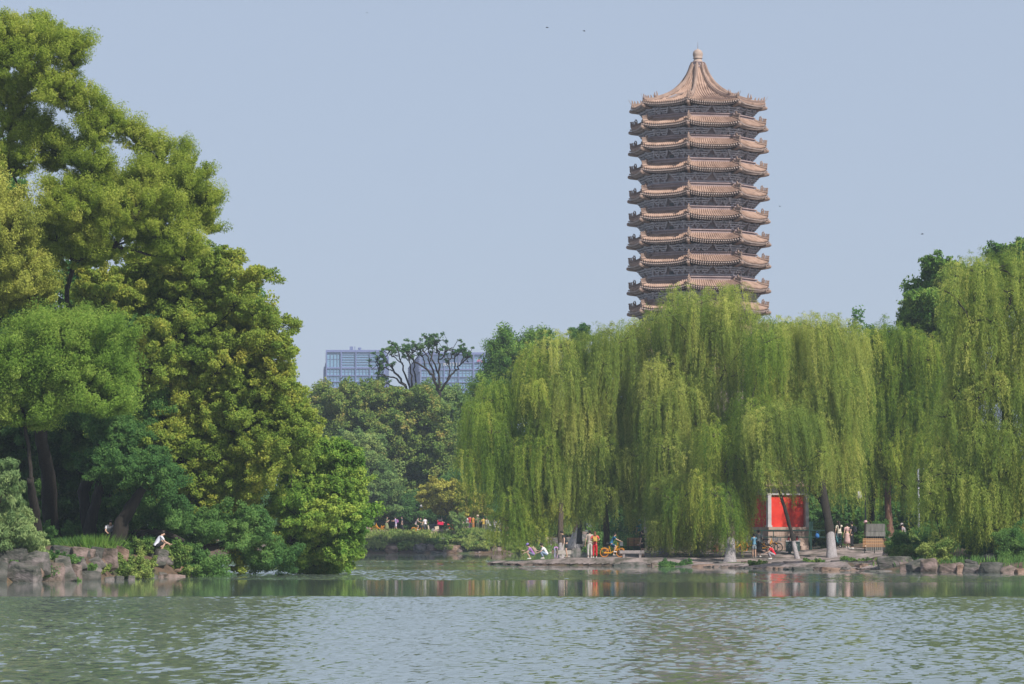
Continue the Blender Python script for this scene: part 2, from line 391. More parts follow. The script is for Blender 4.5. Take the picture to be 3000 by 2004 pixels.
def clump(cr, c, rad, rng, leaf=(.13, .06), rs=.42, dens=1., lai=.75, droop=.2, tint=.5, style='ball', spread=.8):
    """one bough: sub-sprays set over an ellipsoid shell, each spray a ball or plume of leaves"""
    rx, ry, rz = rad
    area = 4*math.pi*((rx*ry)**1.6/3+(rx*rz)**1.6/3+(ry*rz)**1.6/3)**(1/1.6)
    ns = max(4, int(dens*area/(math.pi*rs*rs)*2.0))
    d = unit(rng.normal(0, 1, (ns, 3))); d[:, 2] = np.abs(d[:, 2])*np.where(rng.random(ns) < .70, 1, -1)
    ph = rng.uniform(0, 6.28, 6); lob = 1+.16*np.sin(3*np.arctan2(d[:, 2], d[:, 0])+ph[0])+.12*np.sin(5*d[:, 0]+ph[1])*np.sin(4*d[:, 2]+ph[2])+.10*np.sin(7*d[:, 1]+ph[3])
    k = (rng.uniform(.35, 1.06, ns)**.6*lob)[:, None]
    sc = np.array(c)+d*k*np.array([rx, ry, rz])
    sr1 = rs*np.exp(rng.normal(-.08, .38, ns))
    cnt = np.maximum(8, (lai*4*math.pi*sr1*sr1/(leaf[0]*leaf[1]*.5)).astype(int)); ix = np.repeat(np.arange(ns), cnt); nt_ = len(ix)
    e = unit(rng.normal(0, 1, (nt_, 3))); D_ = d[ix]; sr = sr1[ix][:, None]
    if style == 'plume':      # soft rising sprays that fan out along their twigs
        u = unit(D_*np.array([.7, .7, .5])+np.array([0, 0, .55])); q = rng.uniform(0, 1, (nt_, 1))
        off = u*sr*(q*2.3-.9)+e*sr*(.25+.62*q)*rng.uniform(.2, 1, (nt_, 1))**.5
        off[:, 2] -= .35*sr[:, 0]*q[:, 0]**2
    else:
        u = unit(D_*np.array([1, 1, .6])+rng.normal(0, .35, (ns, 3))[ix]+np.array([0, 0, .22])); q = rng.uniform(0, 1, (nt_, 1))**.8
        ln = np.exp(rng.normal(0, .3, ns))[ix][:, None]
        off = u*sr*ln*(q*1.7-.7)+e*sr*np.array([.95, .95, .78])*(1-.5*q)*rng.uniform(.15, 1, (nt_, 1))**.5
        off[:, 2] -= .14*sr[:, 0]*q[:, 0]**2*ln[:, 0]
    C = sc[ix]+off
    nr = D_*1.0+e*.55+np.array([0, 0, .45])
    V = leaf_quads(C, unit(nr), leaf[0], leaf[1], rng, droop, spread)
    t = tint+rng.normal(0, .10, ns)[ix]+rng.normal(0, .10, nt_)
    cr.add(V, t)
    return sc
def limb(mb, a, b, r0, r1, rng, wob=.12, n=6, sag=0., mi=0, seg=7):
    a = Vector(a); b = Vector(b); L_ = (b-a).length; pts = []
    for i in range(n+1):
        t = i/n; p = a.lerp(b, t)
        o = Vector(rng.normal(0, 1, 3))*wob*L_*.12*math.sin(math.pi*t)
        p += o; p.z += -sag*4*t*(1-t)
        pts.append(p)
    mb.tube(pts, [r0+(r1-r0)*(i/n)**.8 for i in range(n+1)], seg, mi, cap=False)
    return pts
def trunk_mesh(base, top, r, rng, bend=0., mats=(None,), wash=0., seg=14):
    """tapered trunk with flared foot; wash = height of the lime-washed band"""
    mb = MB(); base = Vector(base); top = Vector(top); n = 14; pts = []; rr = []
    L_ = (top-base).length
    for i in range(n+1):
        t = i/n; p = base.lerp(top, t); p += Vector((1, 0, 0))*bend*math.sin(math.pi*t)+Vector((math.sin(t*7+base.x)*.02*L_*.3, 0, 0))
        pts.append(p); rr.append(r*(1-.42*t)*(1+.28*math.exp(-t*L_/.35)))
    pts.insert(0, pts[0]-Vector((0,0,.5))); rr.insert(0, rr[0]*1.2)
    mb.tube(pts, rr, seg, 0)
    for i in range(len(mb.v)):
        x = Vector(mb.v[i]); q = noise.noise(x*3.1)*.13*r*2+noise.noise(Vector((x.x*9, x.y*9, x.z*2.5)))*.035
        c = pts[min(i//seg, n+1)]; d = (x-c)
        if d.length > 1e-6: mb.v[i] = tuple(x+d.normalized()*q)
    if wash > 0:
        for k, f in enumerate(mb.f):
            zc = sum(mb.v[j][2] for j in f)/len(f)
            if zc < base.z+wash: mb.m[k] = 1
    return mb, pts, rr
def broad_tree(name, label, cat, base_px, D, clumps, lmat, bark=BARK, r=.3, seed=1, leaf=(.13,.06), rs=.42, dens=1., lai=.75, style='ball', fork=None,
               droop=.2, group=None, thick=.8, twigs=True, lean=None, base=None, jit=1.2, tint=.5, wash=0., limbr=.35, zmin=None, back=True, spread=.8):
    """clumps: (px, py, rx, ry[, depth offset[, tint]]) in photograph pixels at depth D"""
    rng = np.random.default_rng(seed)
    b = Vector(base) if base is not None else G(*base_px)
    root = empty(name, b); tag(root, label, cat, group)
    cr = Crown(); mb = MB(); sc = scale_at(D); centers = []
    fk = P(fork[0], fork[1], D) if fork else None
    cs = []
    for c in clumps:
        dd = c[4] if len(c) > 4 and c[4] is not None else rng.uniform(-jit, jit)
        tn_ = c[5] if len(c) > 5 else tint
        w_ = P(c[0], c[1], D+dd); rx = c[2]/sc; rz = c[3]/sc; ry = (rx+rz)*.5*thick
        if zmin is not None: w_.z = max(w_.z, zmin+rz*.8)
        cs.append((w_, rx, ry, rz)); sp = clump(cr, w_, (rx, ry, rz), rng, leaf, rs, dens, lai, droop, tn_, style, spread)
        if back and (rx > .9 or rz > .9):
            w2 = w_+Vector((rng.normal(0, .3), 1.4+ry, rng.normal(0, .3)-.2)); clump(cr, w2, (rx*.9, ry, rz*.85), rng, (leaf[0]*1.5, leaf[1]*1.5), rs*1.3, dens*.7, lai*.8, droop, tn_, style)
        centers.append((w_, sp))
    if fk is None:
        m_ = sum((c[0] for c in cs), Vector())/len(cs); fk = Vector((b.x*.6+m_.x*.4, b.y*.6+m_.y*.4, b.z+(m_.z-b.z)*.45))
    tm, pts, rr = trunk_mesh(b, fk, r, rng, mats=None, wash=wash); rt = rr[-1]
    tm.v = [tuple(Vector(q)-b) for q in tm.v]
    tm.build('trunk', [bark, BARKW], root, smooth=True)
    # limbs: each bough hangs on the nearest already reached bough nearer the fork
    order = sorted(range(len(cs)), key=lambda i: (cs[i][0]-fk).length); nodes = [(fk, rt*.9)]
    for i in order:
        w_, rx, ry, rz = cs[i]; tgt = w_-Vector((0, 0, rz*.35)); best = None
        for (q, qr) in nodes:
            cost = (q-tgt).length+.35*(q-fk).length
            if best is None or cost < best[0]: best = (cost, q, qr)
        q, qr = best[1], best[2]; r1 = max(.025, qr*.62)
        if len(nodes) == 1: qr *= .8
        limb(mb, q, tgt, qr*.85, r1*.8, rng, seg=6); nodes.append((tgt, r1))
        if twigs:
            sp = centers[i][1]
            for s_ in sp[rng.permutation(len(sp))[:min(len(sp), 14)]]:
                limb(mb, tgt, Vector(s_), max(.018, r1*.4), .008, rng, n=4, seg=4)
    mb.v = [tuple(Vector(q)-b) for q in mb.v]
    mb.build('limb', bark, root, smooth=True)
    cr.build('crown', lmat, root, b)
    return root

def willow(name, label, base, D, domes, lmat, bark=BARK, r=.3, seed=1, fork=None, leaf=(.14,.026), wash=0., group=None, extra=(), dens=1., lean=(0.,0.), zfloor=.25, cat='tree'):
    """domes: (px, py top, rx px, drop px[, depth offset]); long hanging locks of narrow leaves fall from each bough"""
    rng = np.random.default_rng(seed); b = Vector(base); root = empty(name, b); tag(root, label, cat, group)
    cr = Crown(); mb = MB(); sc = scale_at(D); nodes = []
    fk = P(fork[0], fork[1], D); tips = []
    dl = []
    for dm in domes:
        dl.append((dm[0], dm[1]+12, dm[2], dm[3]*.85)+tuple(dm[4:]))
        if dm[3] > 150:
            for q in range(2):
                dl.append((dm[0]+rng.uniform(-.75, .75)*dm[2], dm[1]+12+rng.uniform(.14, .62)*dm[3], dm[2]*rng.uniform(.42, .75), dm[3]*rng.uniform(.35, .65), (dm[4] if len(dm) > 4 else 0)+rng.uniform(-2.6, .4)))
    for dm in dl:
        px, py, rx, drop = dm[:4]; dd = dm[4] if len(dm) > 4 else rng.uniform(-1.8, 1.8)
        top = P(px, py, D+dd); R_ = rx/sc; dr = drop/sc; rise = R_*.55
        c = top-Vector((0, 0, rise)); tips.append((c, R_))
        nlock = int(30*dens*(R_+.5)**1.35*(.8+dr*.03))
        dt_ = rng.normal(0, .13); dsw = rng.normal(.015, .05); az = rng.uniform(0, 2*math.pi, nlock); rho = np.sqrt(rng.uniform(0.02, 1., nlock));  # dt_: tint offset per dome, puts shading between domes into the leaf colour
        for k in range(nlock):
            a = az[k]; q = rho[k]*R_*rng.uniform(.85, 1.12)
            z0 = rise*math.sqrt(max(0, 1-(min(rho[k], 1))**2))*rng.uniform(.6, 1.15)+rng.normal(0, .28)
            s0 = c+Vector((q*math.cos(a)*.82, q*math.sin(a)*.82, z0))
            # boughlet rising, bending outwards, then hanging
            ln = dr*rng.uniform(.5, 1.2)*(1-.2*rho[k]) if rng.random() < .7 else dr*rng.uniform(.15, .5)
            ln = min(ln, s0.z-zfloor-rng.uniform(0, .9)) 
            if ln < .4: continue
            out = Vector((math.cos(a), math.sin(a), 0)); ob = rng.uniform(.2, .8)
            nstr = int(rng.integers(3, 9)); sway = np.array([lean[0]+dsw+rng.normal(0, .05), rng.normal(0, .04)])
            base_t = dt_+rng.normal(0, .17)  # tint spread per lock paints lit strands and dark gaps into the leaves
            for j in range(nstr):
                l2 = ln*rng.uniform(.55, 1.05); m = max(6, int(l2/.062))
                t = np.sort(rng.uniform(0, 1, m)); s_ = t*l2
                ox = rng.normal(0, .085, 3)
                h = 1-np.exp(-s_/.45)
                up = .22*np.sin(np.clip(s_/.55, 0, 1)*math.pi)
                wx = .05*np.sin(s_*1.7+rng.uniform(0, 6))+ox[0]; wy_ = .05*np.sin(s_*1.4+rng.uniform(0, 6))+ox[1]
                C = np.stack([s0.x+out.x*ob*h+wx+sway[0]*s_, s0.y+out.y*ob*h+wy_+sway[1]*s_, s0.z+ox[2]*.6+up-np.maximum(0, s_-.2)], 1)
                C += rng.normal(0, .028, C.shape)
                # narrow leaves pointing down and slightly out
                a_ = np.stack([rng.normal(0, .33, m)+out.x*.4*np.exp(-s_), rng.normal(0, .33, m)+out.y*.4*np.exp(-s_), -np.ones(m)*.9+.9*np.exp(-s_*2.5)], 1)
                a_ = unit(a_); nn = unit(np.stack([np.full(m, out.x), np.full(m, out.y), np.full(m, .45)], 1)+rng.normal(0, .45, (m, 3)))
                b_ = unit(np.cross(nn, a_)); ll = leaf[0]*rng.uniform(.65, 1.25, (m, 1)); ww = leaf[1]*rng.uniform(.8, 1.2, (m, 1))
                Vv = np.empty((m, 4, 3)); Vv[:, 0] = C; Vv[:, 1] = C+a_*ll*.45+b_*ww*.5; Vv[:, 2] = C+a_*ll; Vv[:, 3] = C+a_*ll*.45-b_*ww*.5
                cr.add(Vv, .5+base_t+rng.normal(0, .10, m))
    tm, pts, rr = trunk_mesh(b, fk, r, rng, bend=lean[1], wash=wash); tm.v = [tuple(Vector(q)-b) for q in tm.v]
    tm.build('trunk', [bark, BARKW], root, smooth=True)
    nodes = [(fk, rr[-1]*.9)]
    for (x0, y0, x1, y1, rr_) in extra:
        limb(mb, P(x0, y0, D), P(x1, y1, D), rr_, rr_*.6, rng, seg=8)
    for (c, R_) in sorted(tips, key=lambda q: (q[0]-fk).length):
        best = min(nodes, key=lambda q: (q[0]-c).length+.4*(q[0]-fk).length); r1 = max(.03, best[1]*.66)
        limb(mb, best[0], c, best[1]*.8, r1*.8, rng, seg=6, sag=-.2); nodes.append((c, r1))
        for k in range(9):
            a = rng.uniform(0, 6.28); limb(mb, c, c+Vector((R_*.8*math.cos(a), R_*.8*math.sin(a), R_*rng.uniform(.1, .5))), max(.02, r1*.4), .008, rng, n=4, seg=4)
    mb.v = [tuple(Vector(q)-b) for q in mb.v]; mb.build('limb', bark, root, smooth=True)
    cr.build('crown', lmat, root, b)
    return root

_lm = leafmat
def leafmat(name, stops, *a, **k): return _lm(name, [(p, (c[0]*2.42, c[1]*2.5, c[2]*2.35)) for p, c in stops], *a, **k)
LW_A = leafmat('leaf_sallow', [(.15,(.062,.090,.014)),(.5,(.128,.160,.026)),(.9,(.205,.21,.05))], .55)
LW_A2 = leafmat('leaf_sallow_old', [(.15,(.070,.085,.018)),(.5,(.135,.145,.030)),(.9,(.20,.19,.05))], .3)
LW_B = leafmat('leaf_bright', [(.15,(.045,.085,.015)),(.5,(.098,.150,.028)),(.9,(.165,.20,.05))], .55)
LW_C = leafmat('leaf_maple', [(.15,(.052,.088,.017)),(.5,(.108,.142,.027)),(.95,(.185,.172,.034))], .45, .30, .5)
LW_D = leafmat('leaf_glossy', [(.15,(.026,.060,.014)),(.5,(.062,.108,.022)),(.9,(.14,.165,.040))], .3)
LW_D2 = leafmat('leaf_glossy_warm', [(.15,(.034,.076,.014)),(.5,(.078,.130,.024)),(.9,(.17,.20,.040))], .4, .5, .6)
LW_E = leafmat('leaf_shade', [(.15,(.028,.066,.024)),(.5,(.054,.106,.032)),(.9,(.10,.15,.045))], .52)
LW_F = leafmat('leaf_pale', [(.15,(.045,.080,.032)),(.5,(.095,.135,.060)),(.9,(.16,.19,.085))], .52)
LW_G = leafmat('leaf_far', [(.15,(.035,.065,.022)),(.5,(.070,.110,.036)),(.9,(.13,.15,.05))], .3)
LW_Y = leafmat('leaf_seedpods', [(.2,(.040,.070,.018)),(.55,(.082,.112,.028)),(.76,(.125,.125,.036)),(1.,(.18,.135,.045))], .35, .9, .52)
LW_M = leafmat('leaf_mustard', [(.15,(.075,.085,.018)),(.5,(.135,.13,.025)),(.9,(.20,.18,.04))], .3)
LW_W = leafmat('leaf_willow', [(.15,(.045,.080,.014)),(.5,(.105,.145,.024)),(.9,(.20,.205,.045))], .5, .16, .5)
LW_W2 = leafmat('leaf_willow_yellow', [(.15,(.062,.092,.02)),(.5,(.125,.155,.034)),(.9,(.215,.215,.06))], .5, .2, .5)
LW_BU = leafmat('leaf_bush', [(.15,(.024,.056,.014)),(.5,(.056,.094,.024)),(.9,(.115,.135,.040))], .3, .8, .6)

# ---- left island trees
broad_tree('willow_tree', 'tall left willow tree with feathery pale green plumes and a leaning dark trunk', 'tree', (160,1592), 150, [
 (30,110,75,60),(110,95,80,50),(190,135,60,50),(60,175,90,55),(215,180,35,40),
 (60,260,100,60),(150,250,60,50),(210,285,80,48),(265,315,50,50),(20,350,80,70),(330,375,60,48),(400,410,50,42),(280,390,40,35),
 (480,455,80,48),(440,520,80,38),(555,520,70,48),(600,590,50,55),(610,650,32,35),(540,600,60,40),
 (90,400,100,62),(30,480,80,60),(190,440,95,52),(270,490,60,40),(300,545,115,46),(190,560,60,35),
 (255,620,150,62),(400,620,140,72),(160,690,110,70),(330,700,150,66),(480,680,100,72),(540,740,60,60),(220,750,120,40)],
 LW_A, BARKD, r=.42, seed=3, leaf=(.125,.034), rs=.27, dens=.8, lai=.6, style='plume', fork=(120,1250), limbr=.3, jit=1.6, thick=.9, back=False)
broad_tree('willow_tree', 'yellowish willow boughs at the left edge of the photo beside the tall willow', 'tree', None, 146, [
 (-10,600,60,60),(30,660,60,50),(-20,740,90,70),(60,800,85,70),(20,860,80,60),(110,860,50,40),(-60,820,80,90),(-70,680,70,80),(-100,560,70,80)],
 LW_A2, BARKD, r=.35, seed=4, leaf=(.125,.036), rs=.34, lai=.62, style='plume', base=(-24.6,146,1.7), fork=(-60,1080), thick=.9, back=False)
broad_tree('willow_tree', 'rounded bright green willow crown low at the left, in front of the darker trees', 'tree', (150,1596), 145, [
 (110,985,90,55),(210,960,80,45),(280,985,95,55),(200,1030,120,70),(320,1060,65,70),(100,1070,100,70),(250,1110,110,60),(355,1130,40,50),(150,1150,110,55),(30,1080,70,80),(20,1170,80,60),(-50,1120,70,90),(70,1200,80,50),(300,1180,75,40)],
 LW_B, BARKD, r=.26, seed=5, leaf=(.13,.042), rs=.36, lai=.68, style='plume', fork=(90,1400), thick=1., base=(-20.6,147,1.6))
broad_tree('maple_tree', 'broad olive green tree with yellowing leaves on its sunlit right side on the island', 'tree', (360,1585), 158, [
 (430,770,70,50),(500,750,60,50),(560,770,50,40),(620,745,40,35),(650,790,55,45),(590,810,85,60),(700,835,35,30),(745,815,38,26),(785,800,24,22),(690,880,60,50),(740,915,38,36),
 (500,850,110,70),(400,840,100,75),(300,860,90,70),(620,940,90,65),(720,990,70,55),(810,950,45,34),(775,1010,60,50),(835,1040,34,45),
 (650,1050,100,75),(520,970,100,75),(440,1060,100,80),(560,1130,110,75),(700,1130,110,80),(800,1120,70,65),(850,1160,28,40),(875,1220,40,50),(880,1290,45,50),(830,1330,60,50),(850,1240,60,60),
 (480,1210,110,80),(600,1230,110,75),(720,1240,100,80),(820,1240,70,75),(420,1300,100,65),(540,1330,110,75),(670,1340,110,75),(780,1330,70,70),
 (560,1425,100,60),(680,1440,100,62),(450,1400,100,62),(620,1520,80,60),(700,1550,55,45),(690,1615,35,40),(705,1660,22,22)],
 LW_C, BARKD, r=.36, seed=6, leaf=(.12,.07), rs=.29, dens=.85, lai=.6, fork=(470,1330), thick=.85)
broad_tree('elm_tree', 'dense fresh green tree drooping low over the water at the tip of the island', 'tree', None, 162, [
 (840,1330,60,40),(890,1325,70,34),(960,1322,60,30),(1025,1385,30,24),(1062,1500,16,20),(1055,1540,14,18),(1035,1590,20,26),(820,1610,30,40),(890,1345,75,42),(960,1335,60,36),(1010,1365,48,42),(920,1420,100,55),(1020,1430,55,50),(1050,1480,26,28),(870,1490,80,55),(980,1510,80,52),(1040,1530,22,26),
 (850,1575,60,50),(950,1585,85,50),(1010,1630,48,34),(870,1640,50,32),(935,1648,62,28)],
 LW_D2, BARKD, r=.2, seed=7, leaf=(.14,.075), rs=.28, lai=.70, base=(-15.9,159.5,.7), fork=(640,1560), zmin=.12, thick=.8, tint=.52)
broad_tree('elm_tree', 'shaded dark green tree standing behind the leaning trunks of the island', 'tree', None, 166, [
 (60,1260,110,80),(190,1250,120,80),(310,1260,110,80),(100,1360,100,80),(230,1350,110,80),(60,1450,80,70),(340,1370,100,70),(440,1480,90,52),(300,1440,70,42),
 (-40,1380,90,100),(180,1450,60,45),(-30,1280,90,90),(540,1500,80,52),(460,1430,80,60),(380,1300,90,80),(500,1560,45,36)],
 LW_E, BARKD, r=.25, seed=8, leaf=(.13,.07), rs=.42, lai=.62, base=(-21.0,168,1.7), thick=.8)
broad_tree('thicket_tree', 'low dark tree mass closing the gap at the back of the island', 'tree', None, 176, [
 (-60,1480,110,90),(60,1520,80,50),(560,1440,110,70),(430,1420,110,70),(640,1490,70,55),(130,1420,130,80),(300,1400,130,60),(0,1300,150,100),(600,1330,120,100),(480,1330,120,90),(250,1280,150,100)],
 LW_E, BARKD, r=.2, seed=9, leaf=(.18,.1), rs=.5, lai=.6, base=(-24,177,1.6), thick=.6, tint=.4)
broad_tree('ailanthus_tree', 'pale feathery leafed young tree leaning in at the bottom left corner above the rocks', 'tree', None, 137, [
 (-20,1390,50,34),(15,1370,30,20),(10,1430,50,36),(30,1490,55,30),(-20,1500,60,60),(60,1520,36,18),(40,1560,70,36),(100,1590,40,28),(30,1620,60,34),(110,1625,32,24),(-20,1600,60,50),(85,1650,28,16,0,.9)],
 LW_F, BARK, r=.12, seed=10, leaf=(.17,.05), rs=.26, lai=.55, droop=.9, base=(-22.6,138,1.2), thick=.7, fork=(-40,1560))
# bare leaning trunks of the island (their crowns merge high in the shade)
def bare_trunk(label, pts, rads, D, seed, bark=BARKD):
    rng = np.random.default_rng(seed); w_ = [P(x, y, D) for x, y in pts]; g = Vector((w_[0].x, D, H(w_[0].x, D))); w_[0] = g
    root = empty('leaning_tree', g); tag(root, label, 'tree', 'leaning trunks on the island')
    mb = MB(); q = [v_-g for v_ in w_]; fine = []; rr = []
    for i in range(len(q)-1):
        for k in range(4):
            t = k/4; fine.append(q[i].lerp(q[i+1], t)+Vector(rng.normal(0, .02, 3))); rr.append((rads[i]+(rads[i+1]-rads[i])*t)*rng.uniform(.93, 1.07))
    fine.append(q[-1]); rr.append(rads[-1]); fine.insert(0, fine[0]-Vector((0,0,.4))); rr.insert(0, rr[0]*1.15)
    mb.tube(fine, rr, 12, 0); mb.build('trunk', bark, root, smooth=True)
    cr = Crown(); e = w_[-1]
    for k in range(4): clump(cr, e+Vector(rng.normal(0, .8, 3)), (1., .9, .7), rng, (.13,.06), .36, 1, .6, tint=.45)
    cr.build('crown', LW_E, root, g)
bare_trunk('dark trunk with twin stems leaning right behind the crouching boy', [(258,1588),(268,1520),(285,1455),(300,1390),(290,1300)], [.34,.27,.22,.19,.12], 156, 31)
bare_trunk('thick dark limb bent over like an elbow above the leaning trunks', [(262,1500),(242,1440),(262,1400),(285,1355),(340,1310)], [.2,.27,.3,.24,.14], 157, 32)
bare_trunk('stout shaded trunk leaning right beside the crouching boy', [(338,1582),(358,1530),(385,1480),(420,1430)], [.42,.33,.27,.16], 153, 33)
bare_trunk('low curved trunk arching right behind the boy on the rock', [(385,1592),(410,1570),(445,1558),(480,1560),(540,1585)], [.2,.2,.19,.15,.08], 154, 34)
bare_trunk('slender stem standing between the leaning trunks', [(296,1572),(310,1530),(320,1480),(325,1430)], [.1,.08,.07,.05], 160, 35)
bare_trunk('heavy dark limb reaching right low over the water', [(470,1598),(520,1602),(590,1606),(650,1596),(700,1560)], [.26,.27,.22,.13,.08], 157, 36)

# ---- far bank trees
broad_tree('goldenrain_tree', 'wide tree across the lake dotted with brownish yellow seed pods', 'tree', None, 372, [
 (940,1210,60,45),(1010,1180,70,45),(1080,1170,70,42),(1130,1175,60,38),(1190,1190,60,40),(1250,1205,55,42),(960,1290,70,55),(1050,1260,80,60),(1150,1265,80,60),(1230,1290,70,60),(1290,1310,40,50),
 (1180,1370,70,50),(1260,1390,50,45),(900,1260,50,60),(1290,1380,24,36),(1220,1440,60,40),(890,1340,60,60),(1120,1340,60,50)],
 LW_Y, BARK, r=.45, seed=12, leaf=(.28,.17), rs=.75, lai=.62, base=(-10,373,2.3), thick=.8, jit=2)
broad_tree('locust_tree', 'soft grey green tree on the far bank in front of the seed pod tree', 'tree', None, 362, [
 (1020,1320,55,40),(1070,1300,45,30),(1060,1370,75,50),(1010,1380,50,46),(1120,1410,50,42),(1090,1450,60,36),(1145,1470,36,30),(1040,1440,45,36),(1110,1495,50,26)],
 LW_G, BARK, r=.2, seed=13, leaf=(.24,.11), rs=.6, lai=.62, base=(-17.2,358,2.3), fork=(1052,1440), thick=.8)
broad_tree('poplar_tree', 'dull green tree rising behind the two bare trees', 'tree', None, 405, [
 (1235,1170,46,36),(1300,1175,50,32),(1355,1195,46,32),(1260,1210,60,50),(1330,1220,70,55),(1390,1240,50,55),(1340,1300,70,60),(1400,1330,50,60),(1330,1380,60,60),(1390,1420,50,50),(1180,1210,50,50)],
 LW_G, BARK, r=.4, seed=14, leaf=(.3,.16), rs=.8, lai=.6, base=(-8,406,2.3), tint=.35)
broad_tree('maple_tree', 'small mustard green tree with layered boughs above the people on the far bank', 'tree', None, 355, [
 (1265,1445,36,16),(1300,1430,50,16),(1345,1458,55,16),(1290,1472,50,12),(1330,1486,60,11),(1380,1486,36,11),(1400,1468,26,12)],
 LW_M, BARK, r=.12, seed=15, leaf=(.24,.14), rs=.45, lai=.7, base=(-6,356.2,2.3), fork=(1325,1520), thick=1.)
for i, (x, y, rx, ry, D, sd) in enumerate([(1380,1480,60,60,368,60),(1330,1440,50,60,366,61),(1080,1530,60,30,366,62),(1150,1500,70,45,368,63),(1230,1500,70,40,366,64),(1440,1420,50,90,372,65),(1440,1520,60,30,372,66),(1300,1540,80,26,370,67),(1000,1500,60,60,370,68),(900,1480,80,80,372,69),(1040,1555,40,24,364,70),(1500,1480,70,70,380,71),(1480,1350,60,80,380,72)]):
    nm = ['dark rounded shrub behind the far path','tall dark shrub behind the far path'][i % 2]
    rn = np.random.default_rng(sd); c = P(x, y, D); b = Vector((c.x, D, H(c.x, D))); root = empty('shrub', b)
    pos = ['behind the mustard green tree','left of the mustard green tree above the path','above the orange bicycle','right of the soft grey green tree','between the lamp post and the seed pod tree','behind the left hanging strands of the willow','low behind the white shirted people','behind the red tricycle','beside the drooping elm','far left, above the white sign','low beside the stooping person','deep behind the left lobe of the willow','high behind the left lobe of the willow'][i]
    tag(root, ('dark shrub ' if i % 2 else 'dark green bush ')+pos, 'shrub', 'shrubs along the far path'); cr = Crown()
    s_ = scale_at(D); R_ = (rx/s_, (rx+ry)/2/s_*.8, ry/s_)
    zc = c.z
    clump(cr, c, R_, rn, (.26,.14), .6, 1., .62, tint=.45)
    lo = max(b.z+.6, c.z-R_[2])
    clump(cr, Vector((c.x, D, (lo+b.z)/2)), (R_[0]*1.1, R_[1], max(.7, (lo-b.z)*.6)), rn, (.26,.14), .6, 1., .62, tint=.4)
    cr.build('foliage', LW_E, root, b); mb = MB(); limb(mb, (0,0,-.1), c-b, .16, .05, rn); mb.build('stem', BARKD, root, smooth=True)
# two almost bare trees with tufts
def tuft_tree(label, D, base, paths, seed):
    rng = np.random.default_rng(seed); g = Vector(base); root = empty('pollard_tree', g); tag(root, label, 'tree', 'almost bare trees in front of the office block')
    mb = MB(); cr = Crown()
    for (pts, r0, r1) in paths:
        q = [P(x, y, D+rng.normal(0, .3)) for x, y in pts]; n = len(q)
        fine = []; rr = []
        for i in range(n-1):
            for k in range(4):
                t = k/4; fine.append(q[i].lerp(q[i+1], t)+Vector(rng.normal(0, .07, 3))-g); rr.append(r0+(r1-r0)*((i+t)/(n-1)))
        fine.append(q[-1]-g); rr.append(r1); mb.tube(fine, rr, 6, cap=False)
        tip = q[-1]
        for k in range(7):
            st = q[-1] if k < 4 else q[-2].lerp(q[-1], rng.random())
            e = st+Vector((rng.normal(0, .7), rng.normal(0, .6), rng.uniform(.1, 1.1)))
            if r1 < .12:
                limb(mb, st-g, e-g, .06, .03, rng, n=4, seg=4, wob=1.6); clump(cr, e, (.20,.20,.18), rng, (.18,.08), .13, .5, .5, tint=.35)
    mb.build('trunk', BARKD, root, smooth=True); cr.build('crown', LW_E, root, g)
tuft_tree('left almost bare dark tree with leafy tufts in front of the office block', 396, (-11.5,396,2.3), [
 ([(1215,1300),(1212,1200),(1205,1165),(1180,1120),(1150,1080),(1125,1050)],.24,.08),([(1207,1165),(1170,1140),(1135,1122),(1112,1128)],.12,.06),([(1190,1135),(1150,1105),(1120,1100),(1108,1085)],.12,.06),
 ([(1212,1170),(1190,1110),(1175,1060),(1160,1020)],.14,.06),([(1205,1150),(1205,1100),(1200,1060),(1190,1030)],.12,.06),([(1212,1165),(1218,1110),(1214,1060),(1205,1025)],.12,.06),([(1160,1145),(1130,1138),(1110,1120)],.07,.05),([(1150,1085),(1125,1075),(1106,1062)],.08,.05),([(1180,1065),(1150,1045),(1140,1030)],.07,.05)], 51)
tuft_tree('right almost bare dark tree forking widely in front of the office block', 394, (-8.2,394,2.3), [
 ([(1287,1300),(1287,1190),(1289,1150),(1270,1110),(1250,1080),(1215,1062),(1205,1045)],.24,.08),([(1289,1150),(1310,1115),(1335,1085),(1352,1065),(1372,1048)],.16,.06),([(1286,1140),(1284,1090),(1286,1050),(1280,1010)],.15,.06),
 ([(1275,1115),(1262,1070),(1250,1040),(1235,1020)],.12,.06),([(1284,1095),(1270,1060),(1255,1030),(1255,1008)],.12,.06),([(1286,1060),(1300,1040),(1310,1025)],.1,.06),([(1335,1085),(1330,1060),(1335,1040)],.09,.05),([(1310,1115),(1318,1085),(1316,1055)],.1,.05),([(1352,1066),(1358,1050),(1358,1035)],.07,.05),([(1245,1078),(1240,1050),(1228,1035)],.09,.05),([(1262,1060),(1268,1030),(1270,1006)],.08,.05)], 52)
broad_tree('juniper_tree', 'upright bluish green tree with pointed tips left of the weeping willows', 'tree', None, 330, [
 (1478,995,14,30),(1470,1040,32,36),(1500,1060,40,46),(1540,1040,26,36),(1560,1080,46,46),(1452,1085,24,28),(1480,1110,60,46),(1545,1140,70,50),(1430,1140,46,36),(1445,1125,26,26),(1500,1180,80,50),(1570,995,22,26),(1600,985,18,20),(1605,1020,30,36),(1525,1010,12,24),(1450,1025,16,20)],
 LW_D, BARK, r=.35, seed=16, leaf=(.24,.09), rs=.5, lai=.6, style='plume', base=(1.2,352,2.2), tint=.38)
broad_tree('pine_tree', 'dark flat topped treetop poking out above the weeping willows', 'tree', None, 300, [(1690,975,18,12),(1715,968,16,10),(1700,995,26,14),(1730,990,16,10),(1680,1010,20,14)],
 LW_E, BARKD, r=.2, seed=17, leaf=(.22,.1), rs=.35, lai=.6, base=(6.,300,1.6), fork=(1705,1040))

